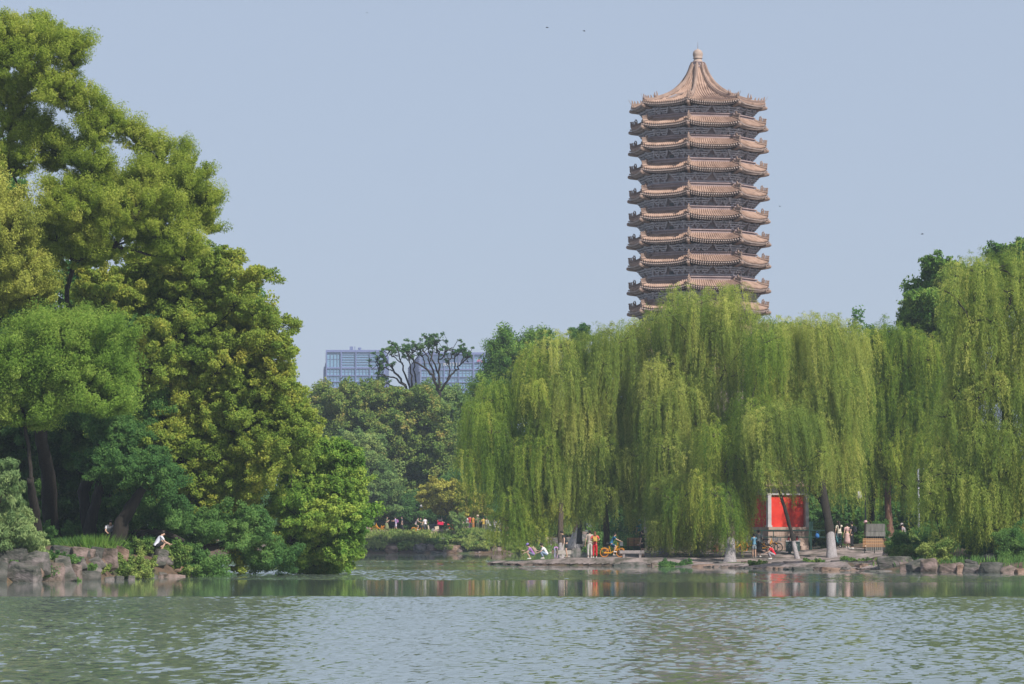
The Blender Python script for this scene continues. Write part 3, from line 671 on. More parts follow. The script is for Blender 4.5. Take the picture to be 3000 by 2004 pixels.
# ---- right bank background trees
broad_tree('elm_tree', 'rounded dark green broadleaf tree rising behind the right willows', 'tree', None, 248, [
 (2745,775,34,26),(2760,810,50,36),(2690,880,46,34),(2740,870,66,46),(2820,830,70,60),(2800,910,90,50),(2720,940,80,46),(2950,745,36,28),(2990,735,30,24),(2925,760,30,22),(2880,880,80,70),(2960,850,70,80),(3040,790,60,80),(2690,910,40,30)],
 LW_D, BARK, r=.4, seed=18, leaf=(.2,.13), rs=.55, lai=.62, base=(33,249,1.4), tint=.42)
UND = [(2740,1050,100,100),(2770,1190,90,90),(2680,1150,80,80),(2800,1300,90,80),(2640,1040,70,60),(2520,1330,70,60),(2600,1300,70,60),(2680,1330,70,60),(2500,1430,70,60),(2580,1400,70,60),(2660,1430,70,60),(2540,1500,70,50),(2620,1500,70,50),(2700,1500,60,50),(2760,1400,80,70),(2860,1420,80,80),(2950,1420,80,80),(2800,1500,80,60),(2900,1520,80,60),(3000,1500,80,70),(2460,1500,60,50),(2450,1400,60,60)]
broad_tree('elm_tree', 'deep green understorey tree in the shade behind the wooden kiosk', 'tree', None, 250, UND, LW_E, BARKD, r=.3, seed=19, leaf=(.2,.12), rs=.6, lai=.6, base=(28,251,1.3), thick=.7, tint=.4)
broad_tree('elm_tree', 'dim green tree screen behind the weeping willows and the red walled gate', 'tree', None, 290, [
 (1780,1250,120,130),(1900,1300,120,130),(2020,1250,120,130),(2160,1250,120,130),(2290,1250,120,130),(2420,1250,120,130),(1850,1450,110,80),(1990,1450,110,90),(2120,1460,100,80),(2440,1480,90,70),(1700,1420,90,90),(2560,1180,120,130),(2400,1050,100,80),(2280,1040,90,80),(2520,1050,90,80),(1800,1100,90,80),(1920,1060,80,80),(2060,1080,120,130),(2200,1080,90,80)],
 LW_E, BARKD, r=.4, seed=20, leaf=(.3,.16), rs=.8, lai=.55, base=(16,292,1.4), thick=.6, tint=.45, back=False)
broad_tree('pine_tree', 'slender tree with a reddish trunk behind the wooden kiosk', 'tree', None, 232, [(2590,1330,50,24),(2560,1350,40,20),(2630,1340,40,24),(2600,1300,40,22),(2640,1370,30,20)],
 LW_E, BARKR, r=.30, seed=21, leaf=(.2,.07), rs=.35, lai=.7, base=(25.9,232,1.1), fork=(2600,1400), wash=.7)

# ---- weeping willows
willow('weeping_willow', 'left lobe of the weeping willows, the one with the leaning reddish trunk', (6.0,330,1.1), 330, [(1655,1290,60,200),(1700,1270,60,220),(1640,1380,50,150),(1720,1380,60,160)], LW_W, BARKR, r=.42, seed=80, fork=(1705,1380), lean=(0,.25), wash=1.3, dens=.8, leaf=(.2,.05), zfloor=.8)
willow('weeping_willow', 'broad weeping willow at the left of the row, its strands almost touching the water', (3.2,216.5,.3), 222, [
 (1440,1120,75,330),(1500,1110,85,360),(1395,1175,50,230),(1565,1150,70,360),(1385,1290,35,110),(1450,1260,80,230),(1530,1280,80,330),(1605,1280,60,290),(1570,1020,60,330),(1640,1200,70,330),(1520,1380,50,190),(1545,1430,45,220),(1600,1420,50,210),(1650,1400,40,160)],
 LW_W, BARK, r=.20, seed=81, fork=(1640,1330), wash=1.1)
willow('weeping_willow', 'weeping willow with a lime washed trunk behind the boy on the bicycle', GD(1776,222)+Vector((0,0,.0)), 222, [
 (1620,975,70,330),(1690,985,70,330),(1750,965,85,380),(1820,945,80,380),(1885,930,75,330),(1700,1150,100,380),(1800,1150,90,380),(1880,1130,80,380),(1690,1330,80,230),(1770,1330,90,210),(1840,1330,70,200),(1640,1080,60,330),(1700,1420,60,150),(1640,1300,50,300)],
 LW_W2, BARK, r=.23, seed=82, fork=(1770,1330), wash=1.0)
willow('weeping_willow', 'tallest weeping willow rising in front of the pagoda', GD(1942,219), 219, [
 (1985,845,50,330),(2040,855,50,330),(2100,838,55,330),(2155,835,45,280),(2195,920,40,280),(1935,905,60,380),(2060,900,110,480),(2000,1060,110,430),(2110,1040,110,430),(1950,1150,90,430),(2060,1250,110,330),(1960,1380,75,250),(2030,1400,80,240),(1900,1250,60,330),(2150,1180,70,330),(1945,1400,45,330,-5),(1985,1400,60,340,-6),(2050,1400,55,340,-6),(1935,1440,34,280,-3),(2010,1460,45,250,-7),(2020,1300,60,330,-5),(1960,1270,60,330,-4)],
 LW_W2, BARK, r=.30, seed=83, fork=(2030,1250), wash=1.3, extra=[(2035,1240,2050,1170,.16),(2050,1170,2020,1130,.14),(2020,1130,1900,1150,.1)])
willow('weeping_willow', 'weeping willow with the thickest lime washed trunk beside the stone slab', GD(2135,204), 211, [
 (2110,1340,70,290),(2060,1380,60,260),(2150,1390,50,240),(2105,1420,42,200,-7),(1990,1430,55,210),(2140,1240,60,330),(2200,1150,60,330),(2240,960,60,280),(2090,1240,50,330)],
 LW_W, BARK, r=.32, seed=84, fork=(2140,1350), wash=1.4)
willow('weeping_willow', 'young weeping willow with a thin leaning lime washed trunk before the red wall', GD(2335,206), 208, [
 (2240,1190,70,250),(2300,1180,70,270),(2360,1210,70,230),(2280,1330,60,140),(2350,1340,50,130),(2230,1290,50,190),(2410,1300,30,120)],
 LW_W2, BARKD, r=.14, seed=85, fork=(2275,1400), lean=(.06,.0), wash=.95, extra=[(2278,1420,2255,1340,.09)])
willow('weeping_willow', 'large weeping willow with a forked dark trunk and lime washed foot', GD(2432,206), 214, [
 (2270,925,75,330),(2340,940,80,330),(2405,918,75,330),(2465,940,60,330),(2350,1080,100,300),(2430,1080,90,330),(2270,1070,80,300),(2470,1200,60,280),(2390,1220,70,250),(2490,1060,60,330)],
 LW_W2, BARKD, r=.29, seed=86, fork=(2395,1330), wash=1.45, lean=(.05,.12), extra=[(2418,1480,2380,1440,.17),(2380,1440,2362,1370,.15),(2362,1370,2350,1300,.1)])
willow('weeping_willow', 'weeping willow with ragged wind blown top right of the forked willow', GD(2540,232), 228, [
 (2540,960,60,300),(2600,945,60,330),(2655,960,55,330),(2710,980,55,330),(2560,1120,80,330),(2640,1120,80,330),(2720,1140,60,330),(2500,1200,60,280),(2590,1280,60,160),(2680,1280,60,230),(2540,1330,40,150)],
 LW_W, BARKD, r=.3, seed=87, fork=(2560,1330))
willow('weeping_willow', 'weeping willow standing nearest the right edge of the photo over the rocks', (27.1,181,1.2), 180, [
 (2810,770,50,280),(2865,758,55,280),(2920,745,60,300),(2985,735,60,300),(3050,760,60,300),(2840,900,70,300),(2930,920,90,350),(3010,930,80,350),(2830,1060,60,250),(2900,1040,90,300),(2990,1070,90,300),(2770,1180,55,230),(2850,1210,80,280),(2950,1230,90,330),(3030,1250,80,350),(2730,1340,50,200),(2800,1340,70,260),(2890,1380,90,250),(2985,1400,80,290),(2760,1430,50,200),(2700,1400,36,150),(3070,1100,80,400)],
 LW_W2, BARKD, r=.38, seed=88, fork=(2930,1000), extra=[(2918,1180,2925,1000,.14)])

FILL = [((40,700,150,230),LW_E),((180,860,200,170),LW_E),((520,1060,190,210),LW_E),((640,1300,200,210),LW_E),((350,1100,160,220),LW_E)]
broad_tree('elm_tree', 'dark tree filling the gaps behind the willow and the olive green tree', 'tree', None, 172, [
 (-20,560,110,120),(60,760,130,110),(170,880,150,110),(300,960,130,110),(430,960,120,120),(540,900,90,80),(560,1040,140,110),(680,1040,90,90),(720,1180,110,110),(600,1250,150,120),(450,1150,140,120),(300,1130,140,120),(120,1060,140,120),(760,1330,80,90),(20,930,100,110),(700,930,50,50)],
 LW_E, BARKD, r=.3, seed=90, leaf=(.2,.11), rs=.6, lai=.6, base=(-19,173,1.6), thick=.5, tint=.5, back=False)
def hedge(name, label, px0, px1, D, ztop, rnd, mat=LW_E, depth=1.5, tint=.42, zb=None):
    rn = np.random.default_rng(rnd); a = GD(px0, D); c = GD(px1, D); mid = (a+c)/2; root = empty(name, mid); tag(root, label, 'hedge' if name == 'hedge' else 'tree')
    cr = Crown(); mb = MB(); n = max(2, int((c.x-a.x)/2.2))
    for i in range(n+1):
        x = a.x+(c.x-a.x)*i/n+rn.normal(0, .4); z0 = H(x, D); h = ztop*rn.uniform(.75, 1.15)
        clump(cr, (x, D+rn.normal(0, depth*.4), z0+h*.5), (1.6, depth, h*.55), rn, (.22,.12), .55, 1., .6, tint=tint)
        mb = MB(); limb(mb, Vector((x, D, z0-.1))-mid, Vector((x+rn.normal(0, .2), D, z0+h*.6))-mid, .12, .05, rn); mb.build('stem', BARKD, root, smooth=True)
    cr.build('foliage', mat, root, mid)
hedge('hedge', 'long dark hedge at the foot of the trees on the far bank', 780, 1560, 364, 3.6, 1)
hedge('hedge', 'dark green hedge behind the strolling people on the right bank', 2330, 3060, 246, 3.8, 2)
hedge('hedge', 'shaded hedge behind the bicycles and the hanging willow strands', 1760, 2240, 262, 4.0, 3)
hedge('hedge', 'tall shaded hedge behind the inlet and the wooden bench of the spit', 1700, 1930, 398, 12.0, 14)
hedge('thicket', 'dark thicket on the rocky slope behind the inlet', 1540, 1860, 394, 5.0, 4)
hedge('thicket', 'shaded thicket behind the leaning trunks of the island', -60, 300, 166, 2.3, 5)
hedge('thicket', 'dark thicket behind the low curved trunk of the island', 500, 760, 352.5, 5, 6)

broad_tree('elm_tree', 'green tree on the far bank hidden behind the crowns of the island', 'tree', None, 380, [(300,1300,120,100),(450,1250,120,110),(600,1320,120,90),(150,1350,120,90),(380,1420,150,60),(700,1400,90,70)], LW_G, BARK, r=.4, seed=95, leaf=(.32,.18), rs=.9, lai=.55, base=(-44,381,2.3), back=False, twigs=False)
# ================= pagoda =================
PS = [noisemat('pagoda_tile', [(.25,(.17,.11,.085)),(.5,(.33,.225,.18)),(.75,(.43,.305,.25))], 1.6, rough=.85, bump=.3, bscale=8),
      noisemat('pagoda_brick', [(.3,(.25,.19,.20)),(.7,(.37,.29,.295))], 1.2, rough=.9, bump=.3, bscale=9),
      noisemat('pagoda_bracket', [(.3,(.30,.28,.32)),(.7,(.47,.43,.46))], 2.5, rough=.9),
      noisemat('pagoda_rafter', [(.3,(.28,.215,.20)),(.7,(.44,.35,.32))], 3, rough=.85),
      noisemat('pagoda_ridge', [(.3,(.19,.13,.11)),(.7,(.33,.24,.20))], 1.5, rough=.85, bump=.3, bscale=8),
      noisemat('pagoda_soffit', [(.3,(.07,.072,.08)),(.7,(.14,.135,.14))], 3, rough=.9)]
PD = 260.; PX = P(2047, 1002, PD).x; PROT = R0(-11.5)
prnd = random.Random(4)
pgz = 1.0
pag = empty('pagoda', (PX, PD, pgz)); tag(pag, 'tall thirteen tiered octagonal stone pagoda rising behind the weeping willows', 'pagoda')
def pdir(k):   # corner k: k=0 faces the camera (rotated a little to the left)
    a = PROT+k*math.pi/4; return Vector((math.sin(a), -math.cos(a), 0))
def oct_pt(k, t, r):   # point along face k (between corner k and k+1), t 0..1
    return (pdir(k)*(1-t)+pdir(k+1)*t)*r
def lift(t, s, hgt): return hgt*(abs(2*t-1)**3.2)*s**1.5
def eave_roof(zt, r0, r1, drop, mat, rows=22, cur=.22):
    """curved lean-to roof with raised tile rows; zt = height of its inner edge"""
    mb = MB(); SN = 5; per = 6
    nT = rows*per
    for k in range(8):
        vs = []; fs = []
        for j in range(SN+1):
            s = j/SN
            for i in range(nT+1):
                t = i/nT; r = r0+(r1-r0)*s
                rr = r*(1+.022*(abs(2*t-1)**4)*s)
                q = oct_pt(k, t, rr)
                ph = (i % per)/per*2*math.pi
                z = zt-drop*(s**.85)+lift(t, s, cur)+.10*max(0, math.cos(ph))**.7
                vs.append((q.x, q.y, z))
        n = nT+1
        for j in range(SN):
            for i in range(nT): fs.append((j*n+i, (j+1)*n+i, (j+1)*n+i+1, j*n+i+1))
        b = len(vs)      # drip edge
        for i in range(n):
            x, y, z = vs[SN*n+i]; vs.append((x*.995, y*.995, z-.05-.05*max(0, math.cos((i % per)/per*2*math.pi))))
        for i in range(nT): fs.append((SN*n+i, b+i, b+i+1, SN*n+i+1))
        mb.add(vs, fs)
    return mb
def frame(k, t):
    a = oct_pt(k, t, 1.0); tang = (pdir(k+1)-pdir(k)).normalized(); nrm = (pdir(k)+pdir(k+1)).normalized(); return a, tang, nrm
def obox(mb, c, tang, nrm, sx, sy, sz, mi=0):
    up = Vector((0,0,1)); c = Vector(c)
    vs = [c+tang*(x*sx/2)+nrm*(y*sy/2)+up*(z*sz/2) for x in (-1,1) for y in (-1,1) for z in (-1,1)]
    mb.add(vs, [(0,1,3,2),(4,6,7,5),(0,4,5,1),(2,3,7,6),(0,2,6,4),(1,5,7,3)], mi)
tips = [(329.6,204),(392,206.5),(454.6,208),(522,209),(593.3,210.5),(660,212),(727.4,214),(790.5,213.5),(862.4,213),(924,212.5),(988,212),(1052,212),(1116,212)]
tiers = []
for i, (y, r) in enumerate(tips):
    z = P(2047, y, PD+1.0).z; tiers.append((z-pgz+.02, r/38.08))
wall_top = None
def tier(i, ztip, R):
    zb = ztip+.02           # height of the soffit edge at mid face
    Rw = R*.77              # body corner radius
    r1 = R*.955; r0 = Rw+.10
    if i > 0:
        roof = eave_roof(zb+.68, r0+.12, r1, .50, PS[0]).build('eave_roof', PS[0], pag)
        rb = MB()            # brick band that closes the roof against the wall
        for k in range(8):
            a, tg, nr = frame(k, .5); L_ = (pdir(k+1)-pdir(k)).length
            for (off, zz, th, hh) in ((.12, .72, .18, .16), (.05, .86, .16, .12), (.16, .945, .24, .07)):
                rr = (Rw+off); c = oct_pt(k, .5, rr); obox(rb, (c.x, c.y, zb+zz), tg, nr, L_*(rr+.02), th, hh)
        rb.build('roof_band', PS[1], pag)
    # rafter ends, two rows, and soffit
    rf = MB(); sf = MB()
    for k in range(8):
        nR = 23
        for q in range(nR):
            t = (q+.5)/nR
            for (s, dz, dd) in ((1.005, .055, .0), (.965, -.075, .05)):
                c = oct_pt(k, t, r1*s*(1+.022*abs(2*t-1)**4)); a, tg, nr = frame(k, t)
                c = Vector((c.x, c.y, zb+dz+lift(t, 1, .22)-.0)); obox(rf, c-nr*.10, tg, nr, .088, .32, .10)
        n = 12; vs = []
        for j in range(n+1):
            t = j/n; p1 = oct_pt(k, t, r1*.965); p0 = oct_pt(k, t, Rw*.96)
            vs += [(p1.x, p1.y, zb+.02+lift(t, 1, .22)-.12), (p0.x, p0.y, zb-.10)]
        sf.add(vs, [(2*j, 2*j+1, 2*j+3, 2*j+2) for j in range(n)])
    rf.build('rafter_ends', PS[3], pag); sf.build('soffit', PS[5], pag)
    # wall drum
    zlow = (tiers[i+1][0]+.02+.62) if i+1 < len(tiers) else 0
    wl = MB(); vs = []; Rl = Rw*(1.0 if i+1 < len(tiers) else 1.02)
    for k in range(8):
        d = pdir(k); vs += [(d.x*Rl, d.y*Rl, zlow), (d.x*Rw, d.y*Rw, zb-.05)]
    fs = [(2*k, 2*((k+1) % 8), 2*((k+1) % 8)+1, 2*k+1) for k in range(8)]; fs += [tuple(2*k+1 for k in range(8))]
    wl.add(vs, fs)
    if i+1 == len(tiers):
        for k in range(8):
            a, tg, nr = frame(k, .5); c = oct_pt(k, .5, Rl)
            obox(wl, (c.x, c.y, 2.2), tg, nr, 1.3, .12, 3.0); obox(wl, (c.x, c.y, .5), tg, nr, 3.6, .5, 1.0)
    wo = wl.build('wall', PS[1], pag)
    if i in (2,4,5,7):          # a small window or vent between the brackets
        for k in (7, 0, 1):
            c = oct_pt(k, .5, Rw); a, tg, nr = frame(k, .5); wn = MB(); obox(wn, (c.x+nr.x*.03, c.y+nr.y*.03, zb-.62), tg, nr, .36, .05, .24); wn.build('window', PS[5] if k != 0 else plain((.30,.27,.30)), wo)
    # brackets
    bk = MB()
    def cluster(c, tg, nr, w=1., out=1.):
        c = Vector(c)
        for lv in range(4):
            hw = (.10+.125*lv)*w; o = (.08+.13*lv)*out; z = zb-.72+.15*lv
            obox(bk, c+nr*o+Vector((0,0,z)), tg, nr, hw*2, .09, .085)
            obox(bk, c+nr*(o*.5)+Vector((0,0,z)), tg, nr, .11, o+.12, .10)
            for sx in ((-1,1) if lv else (0,)):
                obox(bk, c+nr*(o+.02)+tg*(sx*hw*.92)+Vector((0,0,z+.075)), tg, nr, .12, .13, .075)
    for k in range(8):
        for t in (.33, .67):
            a, tg, nr = frame(k, t); c = oct_pt(k, t, Rw); cluster((c.x, c.y, 0), tg, nr)
        d = pdir(k); tgc = Vector((-d.y, d.x, 0)); c = d*(Rw-.05); cluster((c.x, c.y, 0), tgc, d, 1.2, .85)
        for sg, kk in ((.16, k), (.84, k-1)):
            a, tg, nr = frame(kk, sg); c = oct_pt(kk, sg, Rw); cluster((c.x, c.y, 0), tg, nr, .7)
        a, tg, nr = frame(k, .5); c = oct_pt(k, .5, Rw+.03); L_ = (pdir(k+1)-pdir(k)).length*Rw
        obox(bk, (c.x, c.y, zb-.80), tg, nr, L_, .10, .09); pass
    bk.build('brackets', PS[2], pag)
    # hip ridges with guardian figures
    for k in range(8):
        d = pdir(k); hr = MB(); pts = []
        zi = zb+.80 if i > 0 else None
        if i > 0:
            for j in range(7):
                s = j/6; r = r0+.1+(R*.975-r0-.1)*s; pts.append(d*r+Vector((0,0, zb+.78-.50*s**.85+.22*s**1.5)))
            hr.tube(pts, [.11]*7, 6)
            hr.tube([p+Vector((0,0,.09)) for p in pts], [.05]*7, 5)
            fs_ = (.45, .62, .76, .88, .97)
        else:
            fs_ = ()
        # hip beam with upturned head
        hr.tube([d*(Rw*.95)+Vector((0,0,zb-.20)), d*(R*.88)+Vector((0,0,zb-.10)), d*(R*.97)+Vector((0,0,zb+.0)), d*(R*.995)+Vector((0,0,zb+.03))], [.10,.11,.14,.10], 6)
        hr.ball(d*(R*.985)+Vector((0,0,zb+.03)), .14, 7, 5)
        for q, s in enumerate(fs_):
            r = r0+.1+(R*.975-r0-.1)*s; p = d*r+Vector((0,0, zb+.78-.50*s**.85+.22*s**1.5+.12)); hgt = .26 if q else .36
            hr.tube([p, p+Vector((0,0,hgt*.6)), p+d*.05+Vector((0,0,hgt))], [.06,.05,.025], 5)
            hr.ball(p+d*.03+Vector((0,0,hgt*.8)), (.055,.055,.06), 6, 4)
            if q == 0: hr.tube([p+d*.02, p+d*.16+Vector((0,0,.2)), p+d*.10+Vector((0,0,.38))], [.09,.06,.02], 5)
        hr.build('hip_ridge', PS[4], pag, smooth=False)
for i, (z, R) in enumerate(tiers): tier(i, z, R)
# ---- crowning roof
zt0 = tiers[0][0]+.02; Rt = tiers[0][1]
prof = [(0.50, 38.10),(.62,37.75),(.80,37.35),(1.05,36.95),(1.40,36.50),(1.85,36.12),(2.4,35.78),(3.1,35.45),(3.9,35.17),(4.6,35.00),(Rt*.965, 34.90)]
zofs = (zt0+.20)-(34.90-pgz)
prof = [(r, z-pgz+zofs*((r/(Rt*.965))**.7)) for r, z in prof]
def prof_at(s):
    x = s*(len(prof)-1); i = min(int(x), len(prof)-2); f = x-i
    return prof[i][0]*(1-f)+prof[i+1][0]*f, prof[i][1]*(1-f)+prof[i+1][1]*f
mb = MB(); SN = 30; rows = 21; per = 6; nT = rows*per
for k in range(8):
    vs = []; fs = []
    for j in range(SN+1):
        s = j/SN; r, z = prof_at(s); L_ = .765*r
        for i in range(nT+1):
            # rows keep their width: rows near the hips die out against the ridge
            t = i/nT; q = oct_pt(k, t, r*(1+.02*(abs(2*t-1)**4)*s**6))
            dist = (t-.5)*L_; w_ = .765*prof[-1][0]/rows
            bump = .10*max(0., math.cos(dist/w_*2*math.pi)) if (r > .7) else 0
            vs.append((q.x, q.y, z+bump+.22*(abs(2*t-1)**3.2)*s**7))
    n = nT+1
    for j in range(SN):
        for i in range(nT): fs.append((j*n+i, (j+1)*n+i, (j+1)*n+i+1, j*n+i+1))
    b = len(vs)
    for i in range(n):
        x, y, z = vs[SN*n+i]; vs.append((x*.995, y*.995, z-.11))
    for i in range(nT): fs.append((SN*n+i, b+i, b+i+1, SN*n+i+1))
    mb.add(vs, fs)
top = mb.build('crown_roof', PS[0], pag)
for k in range(8):
    d = pdir(k); mr = MB(); pts = []; pts2 = []
    for j in range(19):
        s = j/18; r, z = prof_at(s); z += .22*s**7
        pts.append(d*(r+.02)+Vector((0,0,z+.10)))
    mr.tube(pts, [.15]*19, 6); mr.tube([p+Vector((0,0,.15)) for p in pts[:16]], [.075]*16, 6)
    for s, hgt in ((.80,.5),(.88,.26),(.92,.26),(.96,.24),(.995,.3)):
        r, z = prof_at(s); p = d*r+Vector((0,0,z+.22*s**7+.2))
        mr.tube([p, p+Vector((0,0,hgt*.6)), p+d*.06+Vector((0,0,hgt))], [.08,.06,.02], 5)
        if hgt > .4: mr.tube([p+d*.05, p+d*.25+Vector((0,0,.15)), p+d*.22+Vector((0,0,.42))], [.12,.09,.02], 6)
    r, z = prof_at(1.); p = d*(r*1.01)+Vector((0,0,z+.35)); mr.tube([p, p+d*.22+Vector((0,0,.40))], [.018,.012], 4)
    mr.build('roof_ridge', PS[4], pag)
# repaired patch where tiles are missing, left front face
r1_, z1_ = prof_at(.66); pt = MB(); vs = []
for s, ta, tb in ((.60,.34,.62),(.78,.20,.46)):
    r, z = prof_at(s)
    for t in (ta, tb): q = oct_pt(7, t, r*1.0); vs.append((q.x, q.y, z+.085))
pt.add(vs, [(0,1,3,2)]); vs = []
for s, ta, tb in ((.655,.27,.36),(.74,.22,.33)):
    r, z = prof_at(s)
    for t in (ta, tb): q = oct_pt(7, t, r); vs.append((q.x, q.y, z+.11))
pt.add(vs, [(0,1,3,2)], 1); po = pt.build('roof_patch', [PS[4], plain((.28,.31,.38))], top)
# finial
fz = 38.10-pgz
fb = MB(); fb.lathe([(.56,fz-.12),(.60,fz-.02),(.53,fz+.02),(.52,fz+.26),(.57,fz+.29),(.57,fz+.33),(.40,fz+.36)], 8, ph=PROT); fb.build('finial_base', PS[1], pag)
fb = MB(); fb.box((.07,-.50,fz+.15), (.10,.05,.10)); fb.build('vent_hole', PS[5], pag)
fb = MB(); fb.lathe([(.42,fz+.36),(.36,fz+.42),(.31,fz+.54),(.27,fz+.60),(.38,fz+.63),(.38,fz+.67),(.33,fz+.70),(.385,fz+.86),(.39,fz+1.0),(.34,fz+1.17),(.22,fz+1.29),(.07,fz+1.35),(.03,fz+1.40)], 24); fb.build('finial_ball', noisemat('finial_stone', [(.3,(.28,.21,.18)),(.7,(.40,.32,.28))], 2), pag, smooth=True)
fb = MB(); fb.tube([(0,0,fz+1.38),(0,0,fz+1.95)], [.018,.008], 5); fb.build('lightning_rod', plain((.2,.13,.11)), pag)

# ================= red walled gate =================
GDp = 229.; GR = R0(24); ga = P(2245, 1612, GDp); gb_ = P(2367, 1612, GDp); gw = (gb_.x-ga.x)/math.cos(GR); gz0 = H((ga.x+gb_.x)/2, GDp)-.05
gate = empty('temple_gate', ((ga.x+gb_.x)/2, GDp+math.sin(GR)*gw/2, gz0), GR); tag(gate, 'small red walled temple gate on a stone plinth behind the young leaning willow', 'gate')
STN = noisemat('gate_stone', [(.3,(.24,.175,.15)),(.55,(.36,.27,.23)),(.8,(.44,.35,.31))], 1.3, (1,1,.8), .9, .4, 8)
RED = noisemat('red_plaster', [(.3,(.42,.022,.014)),(.5,(.58,.035,.022)),(.7,(.62,.05,.03))], 1.2, rough=.85, bump=.1)
WHT = noisemat('grey_white_trim', [(.3,(.34,.32,.34)),(.7,(.48,.46,.48))], 2.5, rough=.85)
s_ = GDp/F
def gz(y): return P(2300, y, GDp).z-gz0
hw = gw/2; dp = 3.9
pass
mb = MB()
courses = [gz(1612)-.5, gz(1602), gz(1586), gz(1570), gz(1552)]
for ci in range(len(courses)-1):
    z0, z1 = courses[ci], courses[ci+1]; n = 4; xs = [-hw-.02]+sorted(prnd.uniform(-hw*.8, hw*.8) for _ in range(3))+[hw+.02]
    for j in range(len(xs)-1):
        mb.box(((xs[j]+xs[j+1])/2, -.02*ci, (z0+z1)/2), (xs[j+1]-xs[j]-.012, .5+.02*(ci % 2), z1-z0-.012))
mb.box((0, dp/2+.1, (courses[0]+courses[-1])/2), (gw-.06, dp, courses[-1]-courses[0]-.03))
mb.box((-hw*.9, -.36, gz(1605)), (.8,.22,.30)); mb.box((hw*.85, -.36, gz(1606)), (.9,.26,.34))
mb.build('plinth', STN, gate)
mb = MB(); zp = gz(1552); zp2 = gz(1544); mb.box((0, dp/2-.28, (zp+zp2)/2), (gw+.10, dp+.35, zp2-zp)); mb.build('plinth_cap', STN, gate)
mb = MB(); ztop = gz(1450); mb.box((0, dp/2-.1, (zp2+ztop)/2), (gw-.36, dp-.1, ztop-zp2)); mb.build('red_wall', RED, gate)
for sx in (-1, 1):
    for yy in (-.2, dp-.1):
        mb = MB(); x = sx*(hw-.10); mb.box((x, yy, (zp2+ztop)/2), (.26, .26, ztop-zp2+.02)); mb.box((x-sx*.0, yy, zp2+.05), (.34,.34,.12)); mb.build('corner_pillar', WHT, gate)
mb = MB(); zl = gz(1425); mb.box((0, dp/2-.15, (ztop+zl)/2), (gw-.06, dp+.06, zl-ztop)); 
for j in range(9): mb.box((-hw+.3+j*(gw-.6)/8, -.24, zl-.10), (.09,.10,.16))
mb.box((0, dp/2-.15, ztop+.03), (gw+.0, dp+.12, .06)); mb.build('frieze', WHT, gate)
mb = MB(); e = .45; zr = zl; vs = [(-hw-e,-.2-e,zr),(hw+e,-.2-e,zr),(hw+e,dp+e,zr),(-hw-e,dp+e,zr),(-hw*.7,dp/2,zr+1.25),(hw*.7,dp/2,zr+1.25),(-hw-e,-.2-e,zr+.12),(hw+e,-.2-e,zr+.12),(hw+e,dp+e,zr+.12),(-hw-e,dp+e,zr+.12)]
mb.add(vs, [(3,2,1,0),(0,1,7,6),(1,2,8,7),(2,3,9,8),(3,0,6,9),(6,7,5,4),(8,9,4,5),(7,8,5),(9,6,4)])
for j in range(26):
    x = -hw-e+.05+j*(gw+2*e-.1)/25; xt = max(-hw*.7, min(hw*.7, x)); f_ = 1-max(0, (abs(x)-hw*.7)/(hw*.3+e)); 
    mb.tube([(x, -.2-e, zr+.14), (x+(xt-x)*f_*0, -.2-e+(dp/2+.2+e)*f_, zr+.14+1.13*f_)], .035, 5)
for sx in (-1, 1):
    mb.tube([(sx*(hw+e), -.2-e, zr+.26), (sx*hw*.85, dp/4, zr+.72), (sx*hw*.7, dp/2, zr+1.30)], .08, 6)
mb.tube([(-hw*.72,dp/2,zr+1.32),(hw*.72,dp/2,zr+1.32)], .11, 6); mb.build('roof', noisemat('gate_tiles', [(.3,(.25,.17,.13)),(.7,(.42,.31,.25))], 3), gate)
# faint dark inscription on the plinth
mb = MB()
for r in range(2):
    for c in range(9):
        x = hw*.30+c*.085; z = gz(1559)-r*.13
        mb.box((x, -.345, z), (.055+.01*((c*7+r) % 3), .006, .012)); mb.box((x-.01*((c+r) % 2), -.345, z-.03), (.012, .006, .075)); mb.box((x+.02, -.345, z-.05), (.04, .006, .012))
mb.build('inscription', plain((.09,.08,.085)), gate)

